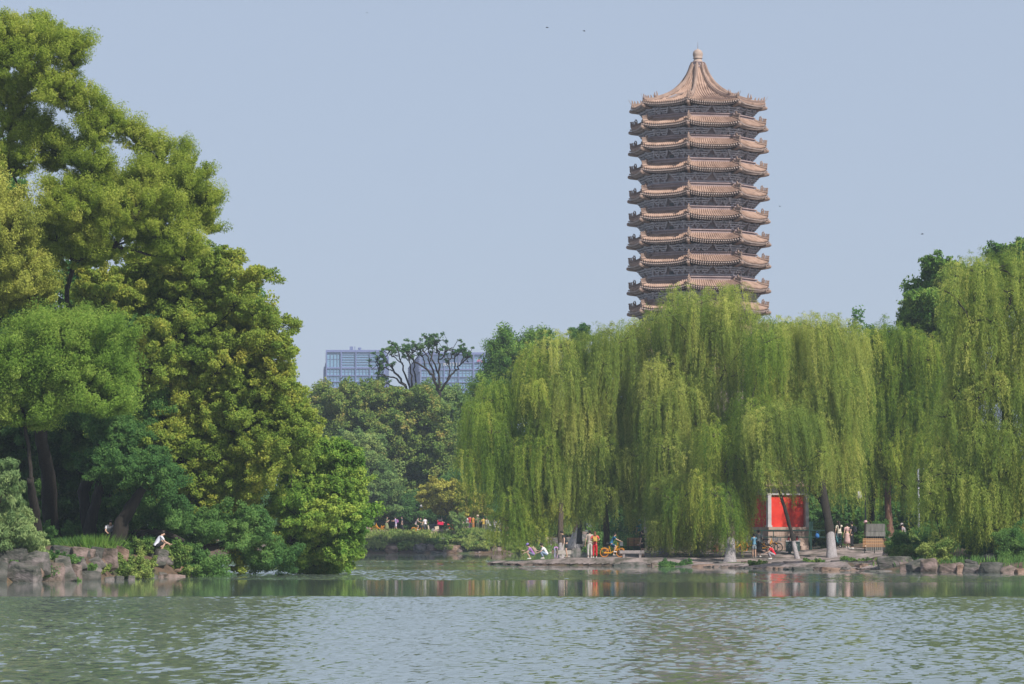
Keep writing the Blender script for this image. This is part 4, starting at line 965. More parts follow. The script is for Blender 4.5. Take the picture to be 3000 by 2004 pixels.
# ================= office blocks far behind =================
OD = 1500.; os_ = OD/F
FR = noisemat('office_frame', [(.3,(.13,.16,.33)),(.7,(.16,.185,.37))], .05, rough=.7)  # office blues: part of the distance haze is put into these colours
FR2 = noisemat('office_side', [(.3,(.12,.15,.30)),(.7,(.14,.17,.33))], .05, rough=.7)
gl, gnt2, gb2 = nmat('office_glass'); gb2.inputs['Base Color'].default_value = (.16,.29,.42,1); gb2.inputs['Roughness'].default_value = .18; gb2.inputs['Specular IOR Level'].default_value = .6
SLAT = plain((.17,.24,.40), .6)
def office(name, label, x0, x1, ytop, ox, cols, rowsy, side=None, skip=()):
    a = P(x0, ytop, OD); b = P(x1, ytop, OD); w_ = b.x-a.x; h = a.z-2.; base = empty(name, (a.x, OD, 2.)); tag(base, label, 'building', 'glass office blocks')
    def Z(y): return P(x0, y, OD).z-2.
    def X(x): return (x-x0)*os_
    mb = MB(); mb.box((w_/2, 20.5, h/2-.5), (w_, 40, h-1.)); mb.build('body', FR2, base)
    mb = MB(); yb = 1569
    for (xa, wd) in cols: mb.box((X(xa), 0, h/2), (wd*os_*.62, 1.2, h))
    for (ya, ht) in rowsy: mb.box((w_/2, .25, Z(ya)), (w_, 1.0, ht*os_*.72))
    mb.box((w_/2, .2, h-.4), (w_, 1.4, 1.0)); mb.build('facade_grid', FR, base)
    cx = [c[0] for c in cols]; rz = [ytop]+[r[0] for r in rowsy]+[1569]
    for ci in range(len(cx)-1):
        for ri in range(len(rz)-1):
            xa, xb = X(cx[ci])+cols[ci][1]*os_*.31, X(cx[ci+1])-cols[ci+1][1]*os_*.31; za, zb = Z(rz[ri]), Z(rz[ri+1])
            if xb-xa < 1: continue
            m2 = MB(); m2.box(((xa+xb)/2, .42, (za+zb)/2), (xb-xa, .1, za-zb)); 
            wn = m2.build('window', gl, base)
            m3 = MB()
            if (ci, ri) in skip:
                for q in range(7): m3.box(((xa+xb)/2, .2, za-(za-zb)*(q+.6)/7), (xb-xa, .3, (za-zb)*.05))
            else:
                nm = 4
                for q in range(1, nm): m3.box((xa+(xb-xa)*q/nm, .2, (za+zb)/2), (.28, .3, za-zb))
                m3.box(((xa+xb)/2, .3, (za+zb)/2), (xb-xa, .2, .2))
            m3.build('mullion', SLAT, wn)
    return base, Z, X, w_, h
oa, Z_, X_, w_, h_ = office('office_block', 'pale blue glass office block, left one of two behind the trees', 955, 1130, 1026, 0,
   [(957,4),(1000,5),(1043,4),(1085,4),(1127,5)], [(1078,5),(1100,3.2),(1118,3.2),(1135,3.2),(1160,5),(1200,4),(1245,5),(1300,4)], skip=((1,0),(2,0),(3,0)))
mb = MB(); vs = [(0,0,0),(-24*os_,34,0),(-24*os_,34,h_-1.2),(0,0,h_-.1),(0,40,0),(0,40,h_-.1)]; 
vs = [(-.1,-.5,0),(-.1,-.5,h_),(-14*os_,40,h_-10*os_),(-14*os_,40,0)]; mb.add(vs, [(0,3,2,1)])
vs = [(-14*os_,38,0),(-14*os_,38,h_-18*os_),(-26*os_,60,h_-28*os_),(-26*os_,60,0),(0,60,0),(0,60,h_-18*os_)]; mb.add(vs, [(0,3,2,1),(1,2,5)])
for q in range(5): mb.box((-26*os_+q*3.2*os_, 55-q*8, (h_-20*os_)/2-3), (.5,.4,h_-24*os_))
mb.build('side_wing', FR2, oa)
mb = MB(); mb.box((X_(1027), 8, h_+1.2), (9*os_,4,1.6)); mb.build('plant_box', FR2, oa)
mb = MB(); mb.box((X_(1038), 6, h_+6*os_), (.35,.35,14*os_)); mb.build('antenna', FR2, oa)
mb = MB(); mb.tube([(X_(1052),6,h_),(X_(1052),6,h_+6*os_)], .7, 6); mb.box((X_(1052),6,h_+7.5*os_), (10*os_,.5,.7)); mb.build('roof_equipment', FR2, oa)
ob, Z2, X2, w2, h2 = office('office_block', 'pale blue glass office block with a pink emblem, right of the bare trees', 1232, 1452, 1033, 0,
   [(1234,4),(1268,3),(1302,4),(1345,4),(1388,5),(1450,4)], [(1062,3),(1082,5),(1104,3),(1120,3),(1140,4),(1165,4),(1200,4)], skip=((0,0),(1,0),(2,0),(3,0)))
mb = MB(); mb.add([(-.1,-.5,0),(-.1,-.5,h2),(-44*os_,44,h2-28*os_),(-44*os_,44,0)], [(0,3,2,1)])
for q in range(9): mb.tube([(-.5,-.6,h2-(q+1)*6*os_),(-44*os_,43,h2-28*os_-(q+1)*6*os_)], .4, 4)
mb.build('side_wing', FR2, ob)
mb = MB(); mb.box((X2(1340), 5, h2+8*os_), (34*os_,.4,.5)); mb.box((X2(1340), 5, h2+7*os_), (.4,.4,14*os_)); mb.build('roof_equipment', FR2, ob)
def letters(parent, strokes, x, z, sz, gap, mat, y=-.75, name='sign_letters'):
    """strokes: per letter a list of segments on a 0..1 grid"""
    mb = MB()
    for li, segs in enumerate(strokes):
        for (xa, za, xb, zb) in segs:
            a = Vector((x+(li*gap+xa*.7)*sz, y, z+za*sz)); b = Vector((x+(li*gap+xb*.7)*sz, y, z+zb*sz)); c = (a+b)/2; d = b-a
            mb.box(c, (d.length+sz*.1, .12, sz*.12), ry=-math.atan2(d.z, d.x))
    return mb.build(name, mat, parent)
I_ = [(.5,0,.5,1)]; M_ = [(.05,0,.05,1),(.95,0,.95,1),(.05,1,.5,.4),(.5,.4,.95,1)]; T_ = [(0,1,1,1),(.5,0,.5,1)]; A_ = [(0,0,.5,1),(.5,1,1,0),(.2,.4,.8,.4)]
letters(ob, [M_, A_, I_, T_, I_, I_], X2(1300), Z2(1072), 9*os_, .95, plain((.8,.78,.8)))
mb = MB()   # pink emblem: two leaf shapes
for (cx_, cz_, rx_, rz_, rot) in ((1403,1056,6.5,4,.5),(1413,1059,4,3.5,-.5)):
    n = 14; vs = []; c0 = Vector((X2(cx_), -.8, Z2(cz_)))
    for q in range(n):
        t = 6.283*q/n; u = rx_*math.cos(t)*os_; v_ = rz_*math.sin(t)*os_; vs.append(c0+Vector((u*math.cos(rot)-v_*math.sin(rot), 0, u*math.sin(rot)+v_*math.cos(rot))))
    vs += [v_-Vector((0,-.3,0)) for v_ in vs]
    mb.add(vs, [tuple(range(n)), tuple(range(2*n-1, n-1, -1))]+[(q, n+q, n+(q+1) % n, (q+1) % n) for q in range(n)])
mb.build('emblem', plain((.55,.16,.38)), ob)

# ================= rocks =================
def rock_mesh(seed, sx, sy, sz, flat=.35, mat=0):
    r = random.Random(seed); bm = bmesh.new()
    for q_ in range(14):
        if q_ < 8: v_ = Vector(((q_ & 1)*2-1, (q_ >> 1 & 1)*2-1, (q_ >> 2 & 1)*2-1)); v_ = Vector([c_*r.uniform(.55, 1.05) for c_ in v_])
        else:
            v_ = Vector((r.uniform(-1,1), r.uniform(-1,1), r.uniform(-1,1))); m_ = max(abs(v_.x), abs(v_.y), abs(v_.z)); v_ = v_/m_*r.uniform(.9, 1.05)
        v_.x *= 1-.25*max(0, v_.z)*r.random(); v_.y *= 1-.3*max(0, v_.z)
        bm.verts.new((v_.x*sx/2, v_.y*sy/2, v_.z*sz/2))
    bmesh.ops.convex_hull(bm, input=bm.verts); 
    for v_ in [v_ for v_ in bm.verts if not v_.link_faces]: bm.verts.remove(v_)
    bmesh.ops.bevel(bm, geom=bm.edges[:]+bm.verts[:], offset=min(sx, sy, sz)*.035, segments=1, affect='EDGES')
    bmesh.ops.triangulate(bm, faces=bm.faces[:]); bmesh.ops.subdivide_edges(bm, edges=bm.edges[:], cuts=1, use_grid_fill=True)
    for v_ in bm.verts:
        d = noise.noise_vector(v_.co*2.2+Vector((seed, 0, 0)))*.07*min(sx, sz); v_.co += d+noise.noise_vector(v_.co*7)*.018
    me = bpy.data.meshes.new('rock'); bm.to_mesh(me); bm.free(); me.materials.append(ROCK[mat])
    return me
rk = [0]
def rock(px, py, w, h, label, mat=0, D=None, group=None, dy=None, name='rock', rz=None, sink=.15, flat=None, zoff=0):
    """px,py = centre of its foot in the photo; w,h in photo pixels"""
    rk[0] += 1; p = (P(px, py, D) if D else G(px, py)); s_ = scale_at(p.y); sx, sz = w/s_, h/s_; sy = dy or max(.4, min(sx, 1.3)*.8)
    me = rock_mesh(rk[0]*17, sx, sy, sz+sink, mat=mat); me.name = name
    o = bpy.data.objects.new(name, me); o.location = (p.x, p.y+sy*.3, p.z+(sz+sink)/2-sink+zoff); rr_ = random.Random(rk[0]); tl = .16 if name == 'rock' and rz is None else .02; o.rotation_euler = (rr_.uniform(-tl, tl), rr_.uniform(-tl, tl)*1.3, rz if rz is not None else rr_.uniform(-.5,.5)); link(o)
    return tag(o, label, 'rock', group)
SR = 'rocks along the right shore'; IR = 'rocks at the edge of the island'; FRK = 'rocks on the far bank'
# island: front row and upper row
for (x, y, w_, h_, m, lb, D) in [
 (-12,1708,50,60,2,'dark rock cut by the left edge of the photo',134),(60,1706,110,50,0,'low broad grey boulder at the waterline, leftmost on the island',134.5),
 (30,1668,110,60,2,'large shaded rock under the pale leafy branches',135.5),(100,1672,70,52,0,'pale pointed rock with a light face, above the leftmost boulders',135.2),
 (135,1703,90,52,1,'big slanting pinkish slab with a sharp lower edge',136),(105,1675,36,16,3,'small tan wedge stone squeezed between two big island rocks',134.8),(185,1696,52,60,0,'ridged lilac grey rock standing in the middle of the island shore',137.5),
 (185,1655,30,26,0,'rounded grey stone on top of the ridged lilac rock',138.6),(215,1700,40,44,1,'creased pink rock right of the ridged lilac one',138.5),(232,1660,38,30,0,'squarish grey block halfway up the island shore',140),
 (230,1630,46,28,1,'pinkish flat topped block highest in the pile',141),(178,1622,62,24,2,'dark mossy stone below the big trunk',142),(262,1680,58,26,0,'horizontal grey ledge beside the squarish block',141.5),
 (258,1697,60,24,2,'low step of dark stone just above the water',139.5),(275,1655,50,22,0,'rounded grey ledge with a dark hollow underneath',142.5),(322,1660,40,48,1,'tall rounded pinkish boulder left of the shore bush',144),(296,1650,14,16,3,'small orange stone beside the tall rounded boulder',143.6),(356,1650,36,44,3,'rough tan rock half hidden by the shore bush',146),
 (385,1694,20,10,0,'small pale stone in the water before the shore bush',142),(350,1692,26,8,2,'thin flat stone in the water left of the bush',141.5),(320,1694,24,10,0,'little grey stone at the foot of the island ledge',141),
 (446,1650,52,48,2,'slanting brown slab leaning against the block under the boy',151.5),(470,1648,32,38,0,'square grey block on which the boy in white sits',151),(462,1686,36,46,0,'upright grey block forming the corner of the island',151.2),
 (438,1672,20,30,3,'rusty orange stone tucked beside the corner block',151.6),(440,1690,36,10,0,'low pointed stone in the water below the corner block',150.2),(505,1687,56,9,1,'flat stone ledge at the right tip of the island',150.6),(425,1646,34,18,3,'reddish wedge stone left of the slanting slab',151.9),(338,1612,44,14,0,'pale stone poking from the grass above the rounded boulder',150)]:
    rock(x, y+2, w_*1.25, h_*1.22, lb, m, D=D, group=IR, zoff=-.05)
ir = random.Random(21)
for i in range(44):
    px = -10+i*11.6+ir.uniform(-8, 8); D = 134.6+max(0, px)/500*16.4+ir.uniform(.1, 1.6); up = (D-134.6-max(0, px)/500*16.4)
    p_ = GD(px, D); w_ = ir.uniform(22, 52)*(.7 if px > 300 else 1); 
    if p_.z < -.3: continue
    yy = 1569+(1.85-max(0, p_.z))*F/D
    rock(px, yy+4, w_, ir.uniform(14, 30)*(.6 if px > 300 else 1), 'weathered stone wedged into the shore wall of the island between the big boulders', ir.choice([0,1,2,2,0]), D=D, group='stones wedged in the island wall')
# right shore big rocks
for (x, y, w_, h_, m, lb, D) in [
 (2622,1668,96,36,0,'large grey boulder with a sloping top below the right bench',177),(2578,1661,36,30,1,'pale upright stone left of the large sloping boulder',179.5),(2606,1632,34,26,0,'rounded light stone at the corner of the paving near the bench',190),
 (2655,1674,32,24,1,'small squared pink stone right of the large boulder',174.5),(2690,1676,62,30,0,'lilac grey rock with a long crack on its top',173),(2722,1677,48,36,1,'block shaped rock with rusty top edge',172),(2695,1660,44,10,2,'thin dark slab lying over the lilac rock',173.4),
 (2788,1680,66,30,1,'long low tan boulder standing alone by the water',170.5),(2812,1682,20,26,3,'narrow orange stone against the long low boulder',170.2),(2852,1684,48,30,0,'square grey rock right of the hanging willow strands',168),(2848,1654,34,12,2,'flat dark stone balanced on the square grey rock',168.5),
 (2905,1686,60,34,2,'wide shadowed rock in the corner under the willow',167),(2955,1690,46,26,1,'pointed pinkish rock near the right edge of the photo',166),(2990,1688,30,22,3,'last small tan rock at the right edge of the photo',165.5),(2762,1648,14,14,0,'small pale stone upright in the bush',178),(2875,1680,22,14,1,'small chipped rock at the foot of the square grey rock',167.6),(2915,1652,80,30,2,'shaded slope rock above the corner',176)]:
    rock(x, y, w_*1.22, h_*1.15, lb, m, D=D, group=SR)
# flat ledges where the paving meets the water
lr = random.Random(7); ledge_front = [(1530,209.6),(1900,205.6),(2100,197),(2300,185.6),(2560,175.5)]
def front_D(px):
    for (a, b) in zip(ledge_front, ledge_front[1:]):
        if px <= b[0]: return a[1]+(b[1]-a[1])*(px-a[0])/(b[0]-a[0])
    return ledge_front[-1][1]
for i in range(30):
    px = 2010+i*19.5+lr.uniform(-6, 6); D = front_D(px)+lr.uniform(-.3, .4); p = GD(px, D); w_ = lr.uniform(36, 105)
    rock(px, 1500, w_, lr.uniform(3, 9), 'low flat ledge stone along the water, between the stone slab and the large grey boulder', lr.choice([0,1,1,2,3]), group='flat ledge stones at the water', name='ledge_stone', D=D, zoff=-P(px,1500,D).z+.0)
for i in range(46):
    px = 2010+lr.uniform(0, 590); D = front_D(px)+lr.uniform(1.2, 14); g = GD(px, D)
    if D > 203+0*px and px < 2140: continue
    rock(px, 1500, lr.uniform(30, 90), lr.uniform(2.5, 5), 'thin paving slab set in the uneven shore between the lime washed trunks and the water', lr.choice([1,0,1,3]), group='rough paving slabs of the shore', name='flat_stone', D=D, zoff=-P(px,1500,D).z+g.z+.02, dy=lr.uniform(.8, 1.8), sink=.12)
# promontory
for (x, D, w_, h_, m, lb) in [(1590,210.4,150,9,1,'long worn stone ledge under the squatting pair'),(1700,208.8,120,12,1,'long worn stone ledge in front of the person in red'),(1780,207.6,110,13,0,'long stone ledge below the yellow bicycle'),
 (1870,206.4,130,14,0,'grey ledge with a dark hollow below the stone bench'),(1948,204.6,90,12,1,'pinkish ledge behind the hanging strands, right of the stone bench'),(1462,219.3,30,9,1,'small pale stone at the left tip of the stone spit'),(1492,218.5,26,7,0,'dark low stone second from the left tip of the spit'),(1516,217.5,40,7,1,'flat stone third from the left tip of the spit'),(1500,213.5,40,3.5,1,'thin wet slab just left of the squatting person with the cap'),(1822,206.3,60,8,2,'dark wet stone under the promontory edge')]:
    rock(x, 1500, w_, h_, lb, m, D=D, group='stones of the spit', zoff=-P(x,1500,D).z-.02, dy=1.6, sink=.12, rz=0)
# inlet rocks behind the spit
for i, (x, y, w_, h_, m, lb) in enumerate([(1655,1600,70,26,0,'mid grey rock behind the man in black'),(1705,1600,60,34,0,'blocky grey rock right of the leaning trunk'),(1742,1612,50,30,1,'pink rock at the waterline behind the person in red'),(1700,1570,60,14,1,'pale long ledge above the inlet rocks'),(1740,1575,60,18,0,'grey ledge stone right of the pale long ledge'),(1800,1600,60,40,2,'dark rock behind the boy on the bicycle'),(1590,1614,50,36,1,'upright pinkish block behind the red shirted child'),(1560,1612,26,30,1,'narrow pinkish block left of the red shirted child'),(1640,1618,44,16,2,'low dark rock at the inlet waterline'),(1830,1612,60,44,0,'grey rock behind the wooden bench on the spit'),(1680,1618,40,18,0,'low rock below the leaning trunk'),(1770,1580,50,18,1,'pink stone high in the inlet rock wall')]):
    rock(x, y, w_, h_, lb, m, D=377+(1618-y)*.12, group='rock wall of the inlet', dy=2.2, sink=.3)
mb = MB(); p = P(1666, 1640, 213); mb.box((0,0,.30), (.85,.42,.26)); mb.box((-.25,0,.08), (.14,.3,.2)); mb.box((.28,0,.08), (.14,.3,.2)); o = mb.build('stone_block', noisemat('pale_granite', [(.3,(.30,.28,.25)),(.7,(.42,.39,.36))], 6), loc=(P(1654,1600,216).x, 215.6, H(P(1654,1600,216).x, 215.6)+.15)); tag(o, 'pale granite block seat behind the man in black', 'stone seat')
# far bank rocks
for (x, y, w_, h_, m, lb) in [(1142,1620,44,26,3,'rounded tan boulder at the far waterline'),(1160,1619,26,22,3,'second tan boulder leaning on the rounded one'),(1100,1619,20,10,0,'small grey stone left of the tan boulders'),(1230,1618,36,24,0,'lilac block leftmost of the far rock wall'),(1248,1604,22,14,2,'dark stone on top of the far rock wall'),(1265,1615,30,20,1,'pinkish square block in the middle of the far wall'),(1296,1594,38,18,0,'pale grey flat topped boulder standing high on the far bank'),(1308,1616,24,14,0,'grey block in the shade of a weed'),(1330,1617,34,24,3,'orange tinted slanting block of the far wall'),(1352,1619,22,14,1,'small pink stone closing the far wall'),(1222,1604,26,14,1,'pink stone above the lilac block'),(1288,1621,60,5,0,'long low stone at the water below the far wall'),(1457,1620,40,16,1,'reddish rock by the willow strands on the far bank'),(1472,1602,20,12,0,'grey pebble shaped rock above the reddish rock'),(1440,1600,26,8,3,'flat tan stone left of the grey pebble shaped rock'),(1490,1622,30,9,1,'low pink rock under the left willow strands'),(1450,1650,24,9,0,'pale rock alone off the tip of the spit'),(780,1616,46,20,1,'pinkish rocks seen through the gap below the drooping elm'),(1400,1622,40,6,1,'low wet stone beneath the leafy shore weeds')]:
    if y > 1640: continue
    rock(x, y, w_, h_, lb, m, D=345.9+(1620-y)*.10, group=FRK, dy=1.8, sink=.3)

# retaining kerb of the far path
mb = MB()
for (x0, x1, y, h) in ((1000,1145,1559,7),(1085,1140,1566,11),(1270,1300,1557,5),(1262,1300,1563,6),(1440,1462,1560,8),(1452,1462,1572,12)):
    a = P(x0, y, 351.2); b = P(x1, y, 351.2); hh = h/28.2; mb.box(((a.x+b.x)/2, 351.2-.25*(y > 1560), a.z-hh/2+.18), (b.x-a.x, .7, hh))
o = mb.build('path_kerb', PATHM); tag(o, kind='structure')

# ================= bushes, grass, reeds =================
def bush(px, py, w, h, label, mat=None, D=None, seed=0, leaf=None, tint=.5, group='bushes along the shore', name='bush', dy=None, zoff=0.):
    rn = np.random.default_rng(seed+500); p = G(px, py) if D is None else Vector((P(px, py, D).x, D, H(P(px, py, D).x, D))); s_ = scale_at(p.y)
    rx, rz = w/2/s_, h/s_; root = empty(name, p+Vector((0,0,zoff))); tag(root, label, 'bush', group); cr = Crown(); lf = leaf or ((.11,.05) if p.y < 240 else (.2,.09))
    n = max(2, int(rx*2/ (rz*.8)+.5)); 
    for i in range(n):
        x = p.x+rx*(-1+2*(i+.5)/n)*.85; hh = rz*rn.uniform(.75, 1.1)
        clump(cr, (x, p.y+rn.normal(0, .2), p.z+zoff+hh*.48), (rx/n*1.25, dy or min(rx/n*1.2, 1.2), hh*.52), rn, lf, max(.16, hh*.26), 1., .8, tint=tint+rn.normal(0, .05))
    cr.build('foliage', mat or LW_BU, root, p+Vector((0,0,zoff)))
    mb = MB(); 
    mb.tube([(0,0,-.1),(0,0,rz*.5)], [.05,.02], 6); mb.build('stem', BARK, root)
    return root
bush(385,1690,110,66,'big leafy bush tumbling down to the water beside the corner rock of the island',seed=1,tint=.56,D=145.5)
bush(410,1642,100,40,'yellow green bush below the squatting boy on the island',seed=2,tint=.6,D=151.5)
bush(360,1612,110,26,'low green weeds between the two boys on the island',seed=3,D=155,tint=.5)
bush(505,1668,66,66,'bright bush at the tip of the island right of the corner block',seed=4,D=152.4,tint=.62)
bush(560,1650,60,26,'overhanging leafy sprig past the tip of the island',seed=5,D=153,tint=.55,zoff=.4)
bush(200,1640,60,26,'dark weeds growing among the stacked island rocks',seed=6,D=139.5,mat=LW_E)
bush(215,1590,110,56,'dark bush right of the big island trunk',seed=7,D=159,mat=LW_E,tint=.55)
bush(60,1600,180,80,'deep green bush left of the big island trunk',seed=8,D=150,mat=LW_E,tint=.5)
bush(520,1600,170,80,'sunlit pale green bush behind the boy sitting on the block',seed=9,D=163,tint=.75)
bush(360,1560,120,70,'light green bushes glowing between the leaning trunks',seed=10,D=172,tint=.8)
for i, (x, y, w_, h_, t) in enumerate([(1080,1618,110,36,.55),(1010,1615,70,50,.5),(1190,1615,50,36,.5),(1200,1590,110,36,.6),(1130,1590,70,26,.6),(1290,1590,90,26,.35),(1370,1600,70,40,.6),(1400,1616,90,36,.55),(1430,1590,60,40,.65),(1330,1570,60,24,.4),(1480,1600,50,34,.6),(1510,1618,60,40,.5),(1360,1575,60,34,.45),(1180,1565,80,26,.6),(1235,1570,60,30,.5),(1290,1608,26,20,.5),(1420,1565,70,24,.5),(1540,1600,60,50,.4),(1050,1585,80,30,.5),(1000,1560,40,30,.6),(1475,1565,50,40,.4),(1320,1612,20,14,.6)]):
    pos = ['above the water right of the white sign','below the white sign','right of the tan boulders','under the cyclist on the far path','left of the far cyclist, below the walkers','dark, below the tricycle','under the mustard coloured people','at the waterline below the crowd','below the people in white','left of the thin saplings','beside the reddish rock','at the water under the willow strands','among the thin saplings','below the purple backpack','below the path left of the tricycle','in a crack of the far rock wall','below the far people in hats','behind the red shirted child','behind the white sign','at the far left end of the path','around the person in pink','on top of the orange tinted block'][i]
    bush(x, y, w_, h_*(.62 if y > 1608 else .42), 'weedy green bush '+pos, seed=20+i, D=(346.2+(1620-y)*.07), tint=t+.22, group='weedy bushes on the far bank', dy=.8)
for i, (x, y, w_, h_, t, D, lb, mt) in enumerate([(2700,1640,160,70,.45,186,'dark bush behind the row of right shore rocks',LW_E),(2740,1655,70,56,.75,176,'yellow green bush above the rusty block shaped rock',LW_BU),(2640,1652,70,40,.6,184,'grassy green bush behind the large sloping boulder',LW_BU),
   (2650,1590,80,60,.7,204,'bright bush behind the right end of the bench',LW_BU),(2800,1620,140,90,.4,190,'tall shaded bush beneath the right willow',LW_E),(2900,1630,140,70,.4,184,'dark bush over the wide shadowed rock',LW_E),(2980,1640,90,90,.5,176,'bush at the right edge of the photo under the willow',LW_E),(2960,1560,160,120,.4,200,'tall dark bush at the right edge behind the willow strands',LW_E),(2720,1580,120,70,.45,206,'dim bush beside the white pole',LW_E),
   (1980,1650,110,26,.4,202,'low weeds under the hanging strands near the widest trunk',LW_E),(2220,1662,50,8,.5,193,'small tuft between the flat ledges',LW_BU),(2520,1640,90,8,.4,195,'low mossy tuft in the paving below the bench',LW_BU),(2380,1648,60,7,.4,198,'mossy tuft between the two lime washed trunks',LW_BU),(2430,1606,70,80,.5,236,'leafy bush behind the large forked willow',LW_BU),(2560,1600,70,60,.45,226,'shrub behind the wooden kiosk',LW_E),(2880,1675,24,16,.5,168,'fern like sprig in the corner rocks',LW_BU),(2590,1666,24,24,.75,178,'bright sprig growing left of the large sloping boulder',LW_BU)]):
    bush(x, y, w_, h_, lb, mat=mt, seed=60+i, D=D, tint=t, group='bushes along the right shore')
bush(1630,1600,80,40,'green shrub on the slope left of the leaning reddish trunk',seed=90,D=383,tint=.4); bush(1760,1615,60,44,'leafy weeds beside the inlet water behind the bicycle',seed=91,D=379,tint=.5); bush(1660,1575,120,20,'low green weeds on top of the inlet rocks',seed=92,D=384,tint=.5)
# grass: one uncountable sheet of blades per place
def grass(name, label, poly, n, h, mat, seed, zmin=.15, w=.02, tm=.5):
    rn = np.random.default_rng(seed); xs = [p[0] for p in poly]; ys = [p[1] for p in poly]
    X = rn.uniform(min(xs), max(xs), n*3); Y = rn.uniform(min(ys), max(ys), n*3); ok = seg_dist(X, Y, poly) > 0; X = X[ok][:n]; Y = Y[ok][:n]; Z = HN(X, Y); k = Z > zmin; X, Y, Z = X[k], Y[k], Z[k]; n = len(X)
    a = rn.uniform(0, 6.28, n); hh = h*rn.uniform(.4, 1.2, n); ln = rn.normal(0, .25, (n, 2))*hh[:, None]
    B = np.stack([X, Y, Z-.02], 1); W_ = np.stack([np.cos(a), np.sin(a), 0*a], 1)*w; T = B+np.stack([ln[:, 0], ln[:, 1], hh], 1); M_ = (B+T)/2+np.stack([-ln[:, 0]*.15, -ln[:, 1]*.15, hh*.05], 1)
    V = np.empty((n, 4, 3)); V[:, 0] = B; V[:, 1] = M_+W_; V[:, 2] = T; V[:, 3] = M_-W_
    o = np_mesh(name, V.reshape(-1, 3), np.arange(4*n).reshape(-1, 4), mat, tint=rn.normal(tm, .17, n)); return tag(o, label, kind='stuff')
grass('grass', 'tall rough grass covering the slope of the far bank', [(-30,349),(-17,347.6),(0,347.6),(2,352),(4.5,378),(11,381),(12,392),(-2,356),(-6,351.5),(-30,351.5)], 52000, .55, LW_BU, 1, w=.05, tm=.72)
grass('grass', 'shaded grass and weeds on the island', [(-24,152),(-18,148.5),(-16.5,152),(-16.5,160),(-24,166),(-40,160)], 26000, .34, LW_E, 2, w=.02, zmin=.5)
grass('grass', 'shaded grass behind the rocks of the right shore', [(18.5,176.5),(24.5,162),(33,143),(50,150),(50,230),(26,230),(24,200)], 30000, .4, LW_E, 3, w=.03)
grass('grass', 'sparse moss and grass between the paving slabs', [(12,201),(19,179),(21.5,179),(19,192),(14,201.5)], 3500, .08, LW_BU, 4, w=.03)
# reed clump on the island
rn = np.random.default_rng(9); p0 = P(278,1600,149.5); p0.z = H(p0.x, 149.5); root = empty('reed_clump', p0); tag(root, 'tall dark green blades in a dense clump left of the crouching boy', 'reeds')
n = 900; X = rn.normal(0, .42, n); Y = rn.normal(0, .3, n); hh = rn.uniform(.3, .85, n); a = rn.uniform(0, 6.28, n); B = np.stack([X, Y, 0*X], 1); T = B+np.stack([X*.5+rn.normal(0, .1, n), rn.normal(0, .1, n), hh], 1); W_ = np.stack([np.cos(a), np.sin(a), 0*a], 1)*.014; M_ = B*.5+T*.5
V = np.empty((n, 4, 3)); V[:, 0] = B; V[:, 1] = M_+W_; V[:, 2] = T; V[:, 3] = M_-W_; np_mesh('blades', V.reshape(-1, 3), np.arange(4*n).reshape(-1, 4), LW_D, root, tint=rn.normal(.4, .12, n))
# saplings among the weeds of the far bank
for i, (x, y0, y1, lb) in enumerate([(1330,1600,1520,'thin bare sapling left of its twin on the far bank'),(1322,1596,1535,'shorter bent sapling beside the twin saplings'),(1000,1575,1480,'slim pale trunk leaning right above the white sign')]):
    D = 349.5; b = P(x, y0, D); b.z = H(b.x, D); t_ = P(x+(12 if i != 2 else 50), y1, D); root = empty('sapling', b); tag(root, lb, 'sapling', 'thin stems on the far bank'); mb = MB(); rn = np.random.default_rng(i)
    limb(mb, (0,0,-.1), t_-b, .09 if i == 2 else .045, .03, rn, seg=6, n=8, wob=.4); mb.build('trunk', BARK, root, smooth=True)
    cr = Crown(); clump(cr, t_, (.8,.6,.5), rn, (.2,.09), .3, .7, .6, tint=.5); cr.build('crown', LW_G, root, b)

for i, (x, y, w_, h_, D, t) in enumerate([(120,1668,60,16,135.9,.5),(255,1640,70,14,141,.5),(300,1664,50,14,143,.6),(160,1634,70,14,139,.45),(60,1650,70,16,135.6,.5),(340,1640,50,20,147.5,.6),(430,1660,44,24,150.4,.7),(215,1668,34,12,138.2,.5),(395,1668,80,30,148,.6)]):
    bush(x, y, w_, h_, ['weeds over the leftmost boulders','weeds beside the squarish block','weeds at the tall rounded boulder','weeds on the mossy stone below the trunk','creeping weeds in the shade at the left edge','weeds above the shore bush','bright weeds left of the corner block','small weeds in the creased rock','thick weeds between the shore bush and the corner block'][i], seed=200+i, D=D, tint=t, mat=LW_E if t < .55 else LW_BU, group='weeds among the island rocks')
